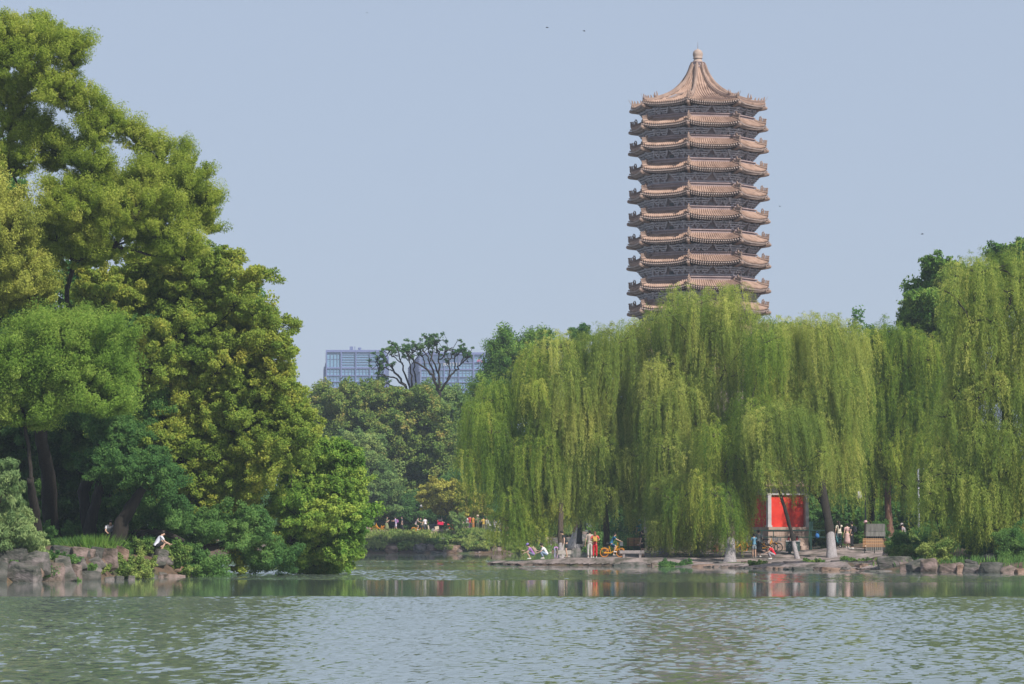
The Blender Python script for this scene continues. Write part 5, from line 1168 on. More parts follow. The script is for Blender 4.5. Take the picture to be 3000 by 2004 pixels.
# ================= people =================
SKIN = plain((.62,.40,.30), .6); HAIR = plain((.018,.014,.012), .5); BROWN = plain((.16,.07,.04), .5)
WHITE_ = plain((.74,.74,.76)); SHOE = plain((.80,.80,.80)); BLACK_ = plain((.018,.020,.024))
_skins = []
def skinobj(name, V, E, R_, mat, parent, root_i=0, sub=1):
    me = bpy.data.meshes.new(name); me.from_pydata([tuple(v) for v in V], E, []); me.materials.append(mat)
    o = link(bpy.data.objects.new(name, me), parent); m = o.modifiers.new('skin', 'SKIN'); m.use_smooth_shade = True; m.branch_smoothing = .3
    sv = me.skin_vertices[0].data if me.skin_vertices else None
    _skins.append((o, R_, root_i, sub)); return o
def finish_skins():
    for o, R_, ri, sub in _skins:
        if not o.data.skin_vertices:
            try: o.data.attributes
            except Exception: pass
    bpy.context.view_layer.update()
    for o, R_, ri, sub in _skins:
        sv = o.data.skin_vertices[0].data
        for i, r in enumerate(R_):
            sv[i].radius = r if hasattr(r, '__len__') else (r, r); sv[i].use_root = (i == ri)
        s = o.modifiers.new('sub', 'SUBSURF'); s.levels = s.render_levels = sub
    dg = bpy.context.evaluated_depsgraph_get()
    res = [(o, bpy.data.meshes.new_from_object(o.evaluated_get(dg))) for o, *_ in _skins]
    for o, me in res:
        mats = list(o.data.materials); o.modifiers.clear(); o.data = me
        me.materials.clear(); [me.materials.append(m) for m in mats]
ARM = {'down': ((.06,-.02,-.27),(.07,.06,-.51)), 'phone': ((.06,.05,-.26),(-.05,.24,-.10)), 'fwd': ((.04,.16,-.20),(.0,.40,-.16)), 'knee': ((.05,.14,-.22),(.0,.34,-.30)),
       'hang': ((.03,.02,-.28),(.03,.05,-.54)), 'reach': ((.16,.10,-.22),(.30,.22,-.42)), 'backout': ((.20,-.06,-.22),(.40,-.05,-.42)), 'bag': ((.10,-.02,-.24),(-.02,.16,-.28)), 'up': ((.1,.18,-.05),(-.05,.28,.16)), 'handle': ((.08,.18,-.16),(.08,.42,-.26))}
def joints(pose, al, ar, h):
    k = h/1.7
    if pose == 'stand': J = dict(pel=(0,0,.93), wst=(0,.0,1.06), che=(0,.01,1.26), nck=(0,.01,1.44), hd=(0,.03,1.53), top=(0,.03,1.62), hip=(.09,0,.90), kn=(.10,.02,.49), an=(.10,-.02,.08))
    elif pose == 'walk': J = dict(pel=(0,0,.92), wst=(0,.01,1.05), che=(0,.03,1.25), nck=(0,.05,1.43), hd=(0,.08,1.52), top=(0,.08,1.61), hip=(.09,0,.89), kn=(.10,.13,.50), an=(.10,.20,.09), kn2=(.10,-.02,.49), an2=(.10,-.26,.12))
    elif pose == 'lean': J = dict(pel=(0,0,.92), wst=(.0,.05,1.05), che=(0,.15,1.22), nck=(0,.24,1.38), hd=(0,.31,1.46), top=(0,.33,1.55), hip=(.09,0,.89), kn=(.13,.05,.49), an=(.15,-.02,.08))
    elif pose == 'squat': J = dict(pel=(0,-.16,.30), wst=(0,-.12,.42), che=(0,.0,.60), nck=(0,.12,.75), hd=(0,.20,.83), top=(0,.22,.92), hip=(.09,-.14,.29), kn=(.17,.28,.50), an=(.14,.06,.09))
    elif pose == 'sit': J = dict(pel=(0,0,.42), wst=(0,.0,.55), che=(0,.06,.74), nck=(0,.16,.90), hd=(0,.22,.98), top=(0,.24,1.07), hip=(.09,.02,.42), kn=(.13,.40,.50), an=(.12,.34,.09))
    elif pose == 'bend': J = dict(pel=(0,-.12,.86), wst=(0,.0,.95), che=(0,.22,.96), nck=(0,.40,.88), hd=(0,.48,.80), top=(0,.54,.72), hip=(.10,-.12,.83), kn=(.12,.0,.47), an=(.12,-.04,.08))
    elif pose == 'ride': J = dict(pel=(0,-.18,.95), wst=(0,-.14,1.08), che=(0,-.03,1.27), nck=(0,.05,1.44), hd=(0,.10,1.53), top=(0,.11,1.62), hip=(.09,-.16,.92), kn=(.11,.16,.78), an=(.12,.02,.42), kn2=(.11,.08,.60), an2=(.12,-.02,.20))
    J = {a: Vector(b) for a, b in J.items()}
    d = (J['nck']-J['che']).normalized(); sh = J['che'].lerp(J['nck'], .72); J['sh'] = sh+Vector((.185,0,0))
    for s, a in ((1, al), (-1, ar)):
        e, w_ = ARM[a] if isinstance(a, str) else a; S0 = Vector((J['sh'].x*s, J['sh'].y, J['sh'].z)); J['S%d' % s] = S0
        J['E%d' % s] = S0+Vector((e[0]*s, e[1], e[2])); J['W%d' % s] = S0+Vector((w_[0]*s, w_[1], w_[2]))
        kn = J['kn2'] if (s < 0 and 'kn2' in J) else J['kn']; an = J['an2'] if (s < 0 and 'an2' in J) else J['an']
        J['H%d' % s] = Vector((J['hip'].x*s, J['hip'].y, J['hip'].z)); J['K%d' % s] = Vector((kn.x*s, kn.y, kn.z)); J['A%d' % s] = Vector((an.x*s, an.y, an.z)); J['T%d' % s] = J['A%d' % s]+Vector((.01*s, .15, -.045))
    return {a: b*k for a, b in J.items()}, k
def person(label, pos, yaw, pose='stand', shirt=(.8,.8,.8), pants=(.05,.05,.06), h=1.68, al='down', ar='down', shorts=False, skirt=None, longs=False, hair='short', hat=None, hatc=(.8,.8,.8), bag=None, shoes=None, fingers=True, skin=None, group=None, z=0., haircol=None):
    root = empty('person', Vector(pos)+Vector((0,0,z)), yaw); tag(root, label, 'person', group); J, k = joints(pose, al, ar, h)
    sk = skin or SKIN; V = []; E = []; R_ = []
    def v(p, r): V.append(Vector(p)); R_.append(tuple(x*k for x in r) if hasattr(r, '__len__') else r*k); return len(V)-1
    def e(a, b): E.append((a, b))
    pe = v(J['pel'], (.13,.10)); ws = v(J['wst'], (.115,.085)); ch = v(J['che'], (.14,.095)); nb = v(J['che'].lerp(J['nck'], .8), (.075,.065)); nk = v(J['nck'], .048); hd = v(J['hd'], (.068,.080)); tp = v(J['top'], (.070,.085))
    e(pe, ws); e(ws, ch); e(ch, nb); e(nb, nk); e(nk, hd); e(hd, tp)
    for s in (1, -1):
        a = v(J['S%d' % s], .052); b = v(J['E%d' % s], .038); c = v(J['W%d' % s], .026); e(nb, a); e(a, b); e(b, c)
        dr = (J['W%d' % s]-J['E%d' % s]).normalized(); pm = v(J['W%d' % s]+dr*.055*k, (.036,.018)); e(c, pm)
        if fingers:
            sd = Vector((s, 0, 0)); sd = (sd-dr*sd.dot(dr)).normalized(); up = dr.cross(sd)
            for q in range(4):
                o_ = (q-1.5)*.019; f1 = v(J['W%d' % s]+dr*.095*k+sd*o_*k, .009); ln = (.040,.050,.046,.034)[q]
                f2 = v(V[f1]+dr*ln*k+up*(-.014)*k, .008); f3 = v(V[f2]+dr*ln*.7*k+up*(-.03)*k, .007); e(pm, f1); e(f1, f2); e(f2, f3)
            t1 = v(J['W%d' % s]+dr*.05*k-sd*.040*k, .010); t2 = v(V[t1]+dr*.04*k-sd*.016*k, .008); e(pm, t1); e(t1, t2)
        H_ = v(J['H%d' % s], .082); K = v(J['K%d' % s], .056); A = v(J['A%d' % s], .036); T = v(J['T%d' % s], .030); e(pe, H_); e(H_, K); e(K, A); e(A, T)
        cf = J['K%d' % s].lerp(J['A%d' % s], .35)
    skinobj('body', V, E, R_, sk, root)
    # face
    f = (J['top']-J['nck']).normalized(); fw = Vector((0, 1, 0)); fw = (fw-f*fw.dot(f)).normalized() if pose != 'bend' else Vector((0,.3,-1)).normalized()
    hc = J['hd'].lerp(J['top'], .45); mb = MB(); mb.tube([hc+fw*.07*k+f*.01*k, hc+fw*.098*k-f*.018*k, hc+fw*.075*k-f*.03*k], [.010*k,.014*k,.008*k], 6); mb.build('nose', sk, root, True)
    mb = MB(); mb.ball(hc+fw*.078*k+Vector((.028*k,0,0))+f*.015*k, .010*k, 6, 4); mb.build('eye', BLACK_, root); mb = MB(); mb.ball(hc+fw*.078*k-Vector((.028*k,0,0))+f*.015*k, .010*k, 6, 4); mb.build('eye', BLACK_, root)
    mb = MB(); mb.box(hc+fw*.078*k-f*.052*k, (.040*k,.014*k,.010*k)); mb.build('mouth', plain((.45,.14,.12)), root)
    # clothes
    sm = plain(shirt); pm_ = plain(pants)
    V = []; E = []; R_ = []
    wl = J['pel'].lerp(J['wst'], .3) if not skirt == 'dress' else J['wst']
    a0 = v(wl, (.150,.115)); a1 = v(J['wst'], (.140,.108)); a2 = v(J['che'], (.160,.115)); a3 = v(J['che'].lerp(J['nck'], .78), (.085,.075)); e(a0, a1); e(a1, a2); e(a2, a3)
    for s in (1, -1):
        b = v(J['S%d' % s], .070); e(a3, b); c = v(J['S%d' % s].lerp(J['E%d' % s], .72), .060); e(b, c)
        if longs: d = v(J['E%d' % s].lerp(J['W%d' % s], .05), .052); q = v(J['E%d' % s].lerp(J['W%d' % s], .88), .042); e(c, d); e(d, q)
    skinobj('shirt', V, E, R_, sm, root, root_i=1)
    if skirt:
        mb = MB(); t0 = J['pel'].lerp(J['wst'], .6); km = (J['K1']+J['K-1'])/2; am = (J['A1']+J['A-1'])/2
        pts = [t0, J['pel'], J['pel'].lerp(km, .6), km, km.lerp(am, .45)]; mb.tube(pts, [.13*k,.165*k,.20*k,.23*k,.26*k], 14); mb.build('skirt', pm_, root, smooth=True)
    else:
        V = []; E = []; R_ = []
        p0 = v(J['pel'], (.142,.112)); pw = v(J['pel'].lerp(J['wst'], .45), (.135,.105)); e(p0, pw)
        for s in (1, -1):
            q0 = v(J['H%d' % s], .100); e(p0, q0)
            if shorts: q1 = v(J['H%d' % s].lerp(J['K%d' % s], .82), .092); e(q0, q1)
            else:
                q1 = v(J['K%d' % s], .076); q2 = v(J['A%d' % s].lerp(J['K%d' % s], .10), .062); e(q0, q1); e(q1, q2)
        skinobj('shorts' if shorts else 'trousers', V, E, R_, pm_, root)
    for s in (1, -1):
        a, t = J['A%d' % s], J['T%d' % s]; mb = MB(); mb.tube([a+Vector((0,-.05,-.045))*k, a+Vector((0,0,-.03))*k, t+Vector((0,0,-.0))*k, t+Vector((0,.045,-.006))*k], [.036*k,.046*k,.038*k,.022*k], 8); mb.build('shoe', shoes or SHOE, root, smooth=True)
    hm_ = haircol or HAIR
    mb = MB(); mb.ball(J['top']-fw*.018*k+f*.004*k, (.084*k,.092*k,.085*k), 12, 8)
    if hair == 'short': mb.ball(J['hd'].lerp(J['top'], .5)-fw*.035*k, (.078*k,.07*k,.085*k), 12, 8)
    elif hair == 'long':
        b0 = J['hd'].lerp(J['top'], .5)-fw*.045*k; mb.tube([b0+f*.05*k, b0-f*.05*k, J['nck']-fw*.08*k, J['che']-Vector((0,.13,0))*k], [.07*k,.085*k,.085*k,.05*k], 10)
    elif hair == 'bun': mb.ball(J['top']-fw*.09*k, .045*k, 8, 6); mb.ball(J['hd'].lerp(J['top'], .5)-fw*.035*k, (.078*k,.07*k,.085*k), 12, 8)
    mb.build('hair', hm_, root, smooth=True)
    if hat:
        mb = MB(); c = J['top']+f*.03*k; M_ = f.to_track_quat('Z', 'Y').to_matrix()
        n = 16; prof = [(.102,-.02),(.102,.02),(.092,.06),(.06,.085),(.0,.092)] if hat == 'cap' else [(.17,-.04),(.165,-.03),(.105,.0),(.10,.05),(.085,.085),(.0,.09)]
        vs = []; fs = []
        for (r, zz) in prof:
            for q in range(n):
                t = 6.283*q/n; vs.append(c+M_ @ Vector((r*math.cos(t)*k, r*math.sin(t)*k, zz*k)))
        for i in range(len(prof)-1):
            for q in range(n): fs.append((i*n+q, i*n+(q+1) % n, (i+1)*n+(q+1) % n, (i+1)*n+q))
        fs.append(tuple(range(n)))
        mb.add(vs, fs)
        if hat == 'cap':
            q0 = c+fw*.09*k; mb.add([q0+Vector((x*.075*k,0,zz*k)) for x, zz in ((-1,0),(1,0))]+[q0+fw*.09*k+Vector((x*.05*k,0,-.02*k)) for x in (1,-1)]+[q0+Vector((x*.075*k,0,-.012*k)) for x in (-1,1)]+[q0+fw*.09*k+Vector((x*.05*k,0,-.032*k)) for x in (1,-1)], [(0,1,2,3),(7,6,5,4),(0,4,5,1),(1,5,6,2),(2,6,7,3),(3,7,4,0)])
        mb.build('hat', plain(hatc), root, smooth=(hat != 'cap'))
    if bag:
        ax = (J['nck']-J['pel']).normalized(); bk = Vector((0,-1,0)); bk = (bk-ax*bk.dot(ax)).normalized(); c = J['che'].lerp(J['wst'], .25)+bk*.19*k
        mb = MB(); x = Vector((1,0,0)); vs = [c+x*(a*.14*k)+bk*(b*.065*k)+ax*(d*.17*k) for a in (-1,1) for b in (-1,1) for d in (-1,1)]
        mb.add(vs, [(0,1,3,2),(4,6,7,5),(0,4,5,1),(2,3,7,6),(0,2,6,4),(1,5,7,3)])
        c2 = c+bk*.085*k-ax*.04*k; vs = [c2+x*(a*.10*k)+bk*(b*.025*k)+ax*(d*.08*k) for a in (-1,1) for b in (-1,1) for d in (-1,1)]; mb.add(vs, [(0,1,3,2),(4,6,7,5),(0,4,5,1),(2,3,7,6),(0,2,6,4),(1,5,7,3)])
        o = mb.build('backpack', plain(bag), root); bv = o.modifiers.new('bevel', 'BEVEL'); bv.width = .02*k; bv.segments = 2
        for s in (1, -1):
            mb = MB(); mb.tube([c+x*s*.09*k+ax*.16*k, J['che'].lerp(J['nck'], .85)+x*s*.09*k+Vector((0,0,.03))*k, J['che']+x*s*.10*k-bk*.12*k, c+x*s*.10*k-ax*.12*k], [.014*k]*4, 5); mb.build('strap', plain(bag), o)
    return root
LEFT = R0(90); RIGHT = R0(-90); BACK = 0.; FRONT = R0(180)     # facing in the picture
def gz_(x, D, lift=.03): p = GD(x, D); return Vector((p.x, p.y, p.z+lift))
LGT = plain((.70,.47,.36), .6)
# near shore, from left to right
person('person squatting in a lilac cap and purple shirt, leftmost on the stone spit', gz_(1556,211.6,.08), LEFT, 'squat', (.36,.16,.48), (.13,.17,.24), al='fwd', ar='knee', shorts=True, hat='cap', hatc=(.26,.20,.52), bag=(.50,.38,.30), skin=LGT)
person('person squatting in a white shirt and pale jeans on the stone spit', gz_(1595,212.2,.08), LEFT, 'squat', (.80,.80,.84), (.24,.33,.46), al='fwd', ar='knee', hair='bun', skin=LGT)
person('person in black shirt and shorts leaning out with one arm lowered', gz_(1660,212.2,.05), LEFT, 'lean', (.020,.026,.032), (.022,.032,.042), h=1.78, al='hang', ar='backout', shorts=True, shoes=plain((.28,.22,.20)))
person('person in beige clothes seen from behind beside the person in red', gz_(1727,215,.0), R0(15), 'stand', (.44,.37,.33), (.55,.52,.50), h=1.78, al='bag', hair='short')
person('person with long brown hair, coral shirt, red trousers and a yellow bag', gz_(1742,213,.02), BACK, 'stand', (.80,.11,.11), (.62,.012,.03), h=1.68, hair='long', bag=(.62,.38,.10), haircol=BROWN, al='bag', ar='bag', skin=LGT)
person('person in a blue sports shirt and blue shorts riding the yellow bicycle', gz_(1797,212.4,.02), RIGHT, 'ride', (.015,.13,.27), (.012,.10,.22), h=1.55, al='handle', ar='handle', shorts=True)
person('person in black with white socks standing at the end of the stone bench', gz_(1882,213,.02), R0(60), 'stand', (.018,.024,.035), (.018,.022,.030), h=1.74, shorts=True, shoes=BLACK_)
person('person in a bright teal cap behind the wooden bench of the spit', gz_(1874,226,.1), R0(40), 'walk', (.04,.20,.22), (.02,.02,.03), h=1.72, hat='cap', hatc=(.02,.36,.50), z=.55)
person('person in a dark outfit half hidden by willow strands beside the bench', gz_(1908,226,.1), RIGHT, 'walk', (.02,.025,.03), (.03,.03,.04), h=1.75)
person('person in a blue shirt and dark shorts walking left past the carton', gz_(2093,236,.05), LEFT, 'walk', (.13,.26,.36), (.03,.055,.05), h=1.76, al='phone', ar='down', shorts=True, skin=SKIN)
person('person in a blue patterned shirt and grey shorts on the stone slab', gz_(2207,209,.05), R0(20), 'stand', (.12,.28,.42), (.30,.36,.42), h=1.50, al='phone', ar='phone', shorts=True, shoes=plain((.4,.35,.33)))
person('person in a grey top and long black skirt standing on the stone slab', gz_(2220,209.8,.05), R0(-25), 'stand', (.34,.37,.40), (.015,.018,.022), h=1.70, skirt='skirt', al='bag', ar='down', hair='bun', skin=LGT)
person('person in a bright red shirt squatting beside the stone slab', gz_(2259,205,.02), LEFT, 'squat', (.66,.008,.03), (.36,.33,.37), h=1.62, al='fwd', ar='knee', skin=LGT)
person('person with a ponytail in a cream top and dark trousers by the big trunk', gz_(2456,216,.03), R0(20), 'walk', (.72,.66,.56), (.02,.05,.06), h=1.74, al='up', ar='down', hair='long', skin=LGT, hat=None)
person('person in a black shirt with a dark backpack facing left on the path', gz_(2493,216,.03), R0(65), 'stand', (.02,.024,.03), (.016,.018,.022), h=1.76, bag=(.03,.035,.045), al='bag', ar='down')
person('person in a pale pink dress partly behind the person in black', gz_(2479,217.5,.03), R0(30), 'stand', (.55,.36,.36), (.56,.38,.37), h=1.58, skirt='dress', al='phone', skin=LGT)
person('person in a pink bucket hat peeping from behind the wooden cabinet', gz_(2534,222,.03), R0(100), 'stand', (.10,.06,.04), (.14,.07,.04), h=1.72, hat='bucket', hatc=(.55,.33,.38))
person('person bending in a grey top and pink bottoms behind the right bushes', gz_(2648,214,.2), R0(60), 'sit', (.33,.28,.30), (.45,.16,.20), h=1.6, z=.5, hat='bucket', hatc=(.40,.36,.37))
person('person in orange sitting deep in the shade under the right willow', gz_(2729,210,.2), R0(150), 'sit', (.55,.11,.02), (.40,.07,.02), h=1.6, z=.6)
# island
person('person in a white shirt and black trousers crouching under the leaning trunks', gz_(326,153.5,.0), R0(195), 'squat', (.62,.62,.68), (.015,.018,.020), h=1.70, al='knee', ar='knee', shoes=BLACK_, z=.15)
pb = P(462,1648,150.9); person('person in a white printed shirt and black shorts crouching on the square block', (pb.x, 151.3, P(462,1619,150.9).z+.0), R0(-70), 'squat', (.66,.68,.80), (.015,.018,.022), h=1.68, al='knee', ar='knee', shorts=True, shoes=plain((.5,.5,.52)))
# inlet
def far(px, py, D): p = P(px, py, D); return (p.x, p.y, p.z)
person('person, a small child in a red top and pink trousers at the inlet', far(1597,1615,374), LEFT, 'stand', (.80,.02,.03), (.55,.34,.28), h=1.2, fingers=False)
person('person with a teal hat stooping over the inlet water', far(1612,1619,372), R0(60), 'bend', (.55,.45,.38), (.10,.10,.10), h=1.5, hat='bucket', hatc=(.03,.36,.44), al='hang', ar='hang', fingers=False, longs=True)
person('person in a pink lilac top bending down over the inlet water', far(1626,1622,371), RIGHT, 'bend', (.56,.28,.62), (.36,.38,.58), h=1.25, al='hang', ar='hang', fingers=False, skin=LGT)
person('person in white walking high behind the inlet rocks', far(1648,1552,386), R0(30), 'walk', (.7,.7,.72), (.5,.45,.42), h=1.7, fingers=False)
person('person, a child in a teal shirt behind the inlet rocks', far(1634,1561,384), R0(160), 'stand', (.03,.36,.38), (.6,.65,.6), h=1.2, fingers=False, z=0)
# far path
FG = 'people strolling on the far bank'
def farp(label, x, y, yaw, pose='stand', **k): 
    p = P(x, y, 354.); return person(label, (p.x, 354., H(p.x, 354.)+.03), yaw, pose, fingers=False, group=FG, **k)
farp('person in a grey shirt stooping forward at the left end of the far path', 1066,1558, RIGHT, 'bend', shirt=(.36,.34,.40), pants=(.08,.16,.12), al='hang', ar='hang')
farp('person in a rusty pink top squatting next to the stooping one', 1081,1556, LEFT, 'squat', shirt=(.50,.16,.12), pants=(.40,.36,.36), hair='long')
farp('person in a green camouflage dress walking on the far path', 1132,1557, RIGHT, 'walk', shirt=(.14,.20,.08), pants=(.20,.23,.10), skirt='dress', al='phone', ar='bag', hair='long')
farp('person in a lilac shirt with a purple backpack drinking on the far path', 1160,1552, LEFT, 'walk', shirt=(.42,.36,.60), pants=(.55,.52,.62), bag=(.42,.16,.42), al='phone', ar='fwd', shorts=True)
farp('person in a dark shirt with a swinging arm behind the purple backpack', 1179,1550, LEFT, 'walk', shirt=(.05,.05,.06), pants=(.03,.03,.04), h=1.78)
farp('person in a patterned shirt cycling on the far path', 1222,1556, RIGHT, 'ride', shirt=(.42,.34,.34), pants=(.12,.16,.10), al='handle', ar='handle', shorts=True)
farp('person in a dark green shirt beside the far cyclist', 1233,1552, R0(140), 'stand', shirt=(.05,.10,.05), pants=(.03,.05,.04), al='phone')
farp('person in a white top with dark hair right of the far cyclist', 1246,1550, R0(40), 'walk', shirt=(.78,.74,.80), pants=(.05,.06,.08), h=1.6)
farp('person in a dark shirt driving the tricycle', 1291,1552, RIGHT, 'ride', shirt=(.05,.06,.06), pants=(.03,.03,.03), h=1.6, al='handle', ar='handle')
farp('person in a white cap and black top left of the red handcart', 1329,1553, R0(160), 'stand', shirt=(.05,.05,.05), pants=(.35,.04,.03), hat='cap', hatc=(.75,.72,.62))
farp('person in a white hat right of the red handcart', 1349,1552, R0(190), 'stand', shirt=(.20,.18,.15), pants=(.06,.06,.06), hat='bucket', hatc=(.7,.68,.6))
farp('person in a cream shirt and khaki shorts in the far crowd', 1358,1555, LEFT, 'walk', shirt=(.60,.57,.47), pants=(.33,.30,.24), shorts=True, h=1.72)
farp('person in a long white shirt and dark shorts in the far crowd', 1368,1555, R0(120), 'walk', shirt=(.78,.78,.80), pants=(.06,.05,.06), shorts=True, h=1.76)
farp('person in a maroon red top between the white shirts and the orange coat', 1377,1553, R0(30), 'stand', shirt=(.48,.05,.06), pants=(.12,.10,.16), h=1.80)
farp('person in an ochre orange coat in the far crowd', 1387,1553, R0(60), 'stand', shirt=(.52,.24,.05), pants=(.46,.20,.06), longs=True, h=1.74)
farp('person in a khaki bucket hat and olive shirt in the far crowd', 1399,1551, R0(200), 'stand', shirt=(.10,.15,.06), pants=(.10,.12,.07), hat='bucket', hatc=(.55,.46,.36), h=1.82, al='fwd')
farp('person in a mustard shirt right of the khaki hat', 1416,1551, R0(200), 'stand', shirt=(.48,.33,.05), pants=(.20,.18,.10), h=1.68, al='fwd')
farp('person in pale clothes behind the mustard shirt', 1426,1552, R0(160), 'stand', shirt=(.50,.47,.42), pants=(.25,.25,.25), h=1.68)
farp('person with a black backpack, white shirt and blue jeans pushing a bicycle', 1437,1557, R0(80), 'lean', shirt=(.82,.80,.86), pants=(.15,.20,.36), al='hang', ar='hang', bag=(.03,.035,.06))
farp('person in a white shirt in the middle of the pair with white shirts', 1449,1555, R0(150), 'stand', shirt=(.70,.66,.78), pants=(.08,.11,.18), al='phone', ar='phone', h=1.74)
farp('person in a white hat and white shirt with pale blue trousers', 1460,1558, R0(170), 'stand', shirt=(.82,.76,.80), pants=(.22,.33,.42), al='bag', ar='bag', hat='bucket', hatc=(.78,.78,.74))
farp('person in black right of the white hat, half in the strands', 1470,1556, R0(60), 'stand', shirt=(.02,.03,.03), pants=(.02,.02,.03), h=1.72)
farp('person in a pink top and teal shorts walking away to the right', 1483,1556, R0(-50), 'walk', shirt=(.62,.34,.34), pants=(.04,.20,.18), shorts=True, h=1.62, hair='long')
finish_skins()

# ================= bicycles and carts =================
YEL = plain((.80,.36,.015), .4); ORG = plain((.75,.22,.02), .4); GRY = plain((.45,.46,.48), .35, .6); TYR = plain((.02,.02,.022)); OTY = plain((.62,.22,.03), .5)
def bicycle(label, pos, yaw, fm, tm=None, guard=None, r=.30, group='bicycles', basket=True):
    root = empty('bicycle', pos, yaw); tag(root, label, 'bicycle', group); wb_ = 1.02
    for s in (-1, 1):
        c = Vector((0, s*wb_/2, r)); mb = MB(); mb.torus(c, r*.86, .014, 28, 5, 'x'); mb.tube([c-Vector((.05,0,0)), c+Vector((.05,0,0))], .030, 8)
        for k in range(14): a = 6.283*k/14; mb.tube([c+Vector((.02*(-1)**k,0,0)), c+Vector((0, math.cos(a), math.sin(a)))*r*.86], .004, 3)
        wh = mb.build('wheel', tm or GRY, root); mb = MB(); mb.torus(c, r-.02, .025, 30, 6, 'x'); mb.build('tyre', tm if tm is not None else TYR, wh, smooth=True)
        mb = MB(); n = 9; mb.tube([c+Vector((0, math.cos(a), math.sin(a)))*(r+.035) for a in [R0(30+s*10+q*(110/(n-1))) for q in range(n)]], .018, 5); mb.build('mudguard', fm, root)
    bb = Vector((0,-.08,.27)); hs = Vector((0,.36,.78)); st = Vector((0,-.22,.70)); rw = Vector((0,-wb_/2,r)); fw_ = Vector((0,wb_/2,r))
    mb = MB(); mb.tube([hs, Vector((0,.16,.44)), bb], [.038,.045,.045], 8); mb.tube([bb, st], .024, 7); mb.tube([bb, rw], .022, 6); mb.tube([st.lerp(bb, .3), rw], .016, 6)
    mb.tube([hs+Vector((0,-.04,.14)), hs, Vector((.0,.46,.45)), fw_], [.022,.024,.022,.018], 7); mb.box((.05,-.30,.285), (.025,.46,.075)); mb.build('frame', fm, root)
    mb = MB(); mb.tube([bb-Vector((.09,0,0)), bb+Vector((.09,0,0))], .018, 6); mb.box(bb+Vector((.10,.09,-.11)), (.07,.07,.02)); mb.box(bb+Vector((-.10,-.09,.11)), (.07,.07,.02)); mb.torus(bb+Vector((.05,0,0)), .08, .01, 14, 4, 'x'); mb.tube([bb+Vector((.08,0,0)), bb+Vector((.08,.09,-.11))], .01, 4); mb.tube([bb+Vector((-.08,0,0)), bb+Vector((-.08,-.09,.11))], .01, 4); mb.build('pedals', BLACK_, root)
    mb = MB(); mb.tube([st, st+Vector((0,-.03,.13))], .014, 6); mb.tube([st+Vector((0,-.17,.16)), st+Vector((0,-.04,.15)), st+Vector((0,.12,.15))], [.075,.06,.025], 8); mb.build('saddle', BLACK_, root)
    mb = MB(); hb = hs+Vector((0,-.06,.22)); mb.tube([hs+Vector((0,-.03,.1)), hb], .016, 6); mb.tube([hb+Vector((-.28,-.14,.04)), hb+Vector((-.20,.0,.05)), hb, hb+Vector((.20,.0,.05)), hb+Vector((.28,-.14,.04))], .013, 6); mb.build('handlebar', BLACK_, root)
    if basket:
        mb = MB(); c = hs+Vector((0,.20,.06))
        for q in range(8):
            for sx in (-1, 1): mb.box(c+Vector((sx*.15, -.10+q*.028, 0)), (.008,.008,.22))
        for q in range(9): mb.box(c+Vector((-.15+q*.0375,.10,0)), (.008,.008,.22)); mb.box(c+Vector((-.15+q*.0375,-.10,0)), (.008,.008,.22))
        for zz in (-.11,-.03,.05,.11):
            for sy in (-1,1): mb.box(c+Vector((0, sy*.10, zz)), (.31,.008,.012)); mb.box(c+Vector((sy*.15, 0, zz)), (.008,.2,.012))
        mb.box(c+Vector((0,0,-.11)), (.3,.2,.01)); mb.build('basket', GRY, root)
    return root
bicycle('yellow bicycle with orange tyres ridden by the person in blue', gz_(1793,212.4,.03), R0(-90), YEL, OTY, r=.28)
bicycle('yellow bicycle parked left of the pair on the stone slab', gz_(2190,222,.03), R0(-82), YEL, OTY)
bicycle('yellow and silver bicycle standing before the stone plinth', gz_(2244,222.5,.03), R0(-70), YEL, TYR)
bicycle('silver bicycle with a dark tyre right of the yellow and silver one', gz_(2256,223.2,.03), R0(-110), GRY, TYR)
bicycle('yellow bicycle mostly hidden by the widest willow trunk', gz_(2160,226,.03), R0(-60), YEL, OTY)
bicycle('dark bicycle behind the hanging strands left of the carton', gz_(2072,224,.03), R0(95), BLACK_, TYR)
bicycle('bicycle with orange frame glimpsed through the densest willow strands', gz_(2030,226,.03), R0(80), ORG, TYR)
bicycle('dark bicycle beside the person in the dark outfit by the spit', gz_(1918,224,.03), R0(100), BLACK_, TYR)
bicycle('teal bicycle held by the person in the cream top', gz_(2452,215,.03), R0(12), plain((.01,.14,.16), .4), TYR)
def fgz(x, D=354.): p = P(x, 1560, D); return Vector((p.x, D, H(p.x, D)+.03))
bicycle('yellow bicycle of the cyclist on the far path', fgz(1226), R0(-90), YEL, OTY)
bicycle('orange framed bicycle parked alone on the far path', fgz(1112), R0(90), YEL, OTY)
bicycle('blue bicycle held by the group in white shirts', fgz(1448,353.4), R0(80), plain((.25,.38,.60), .4), TYR)
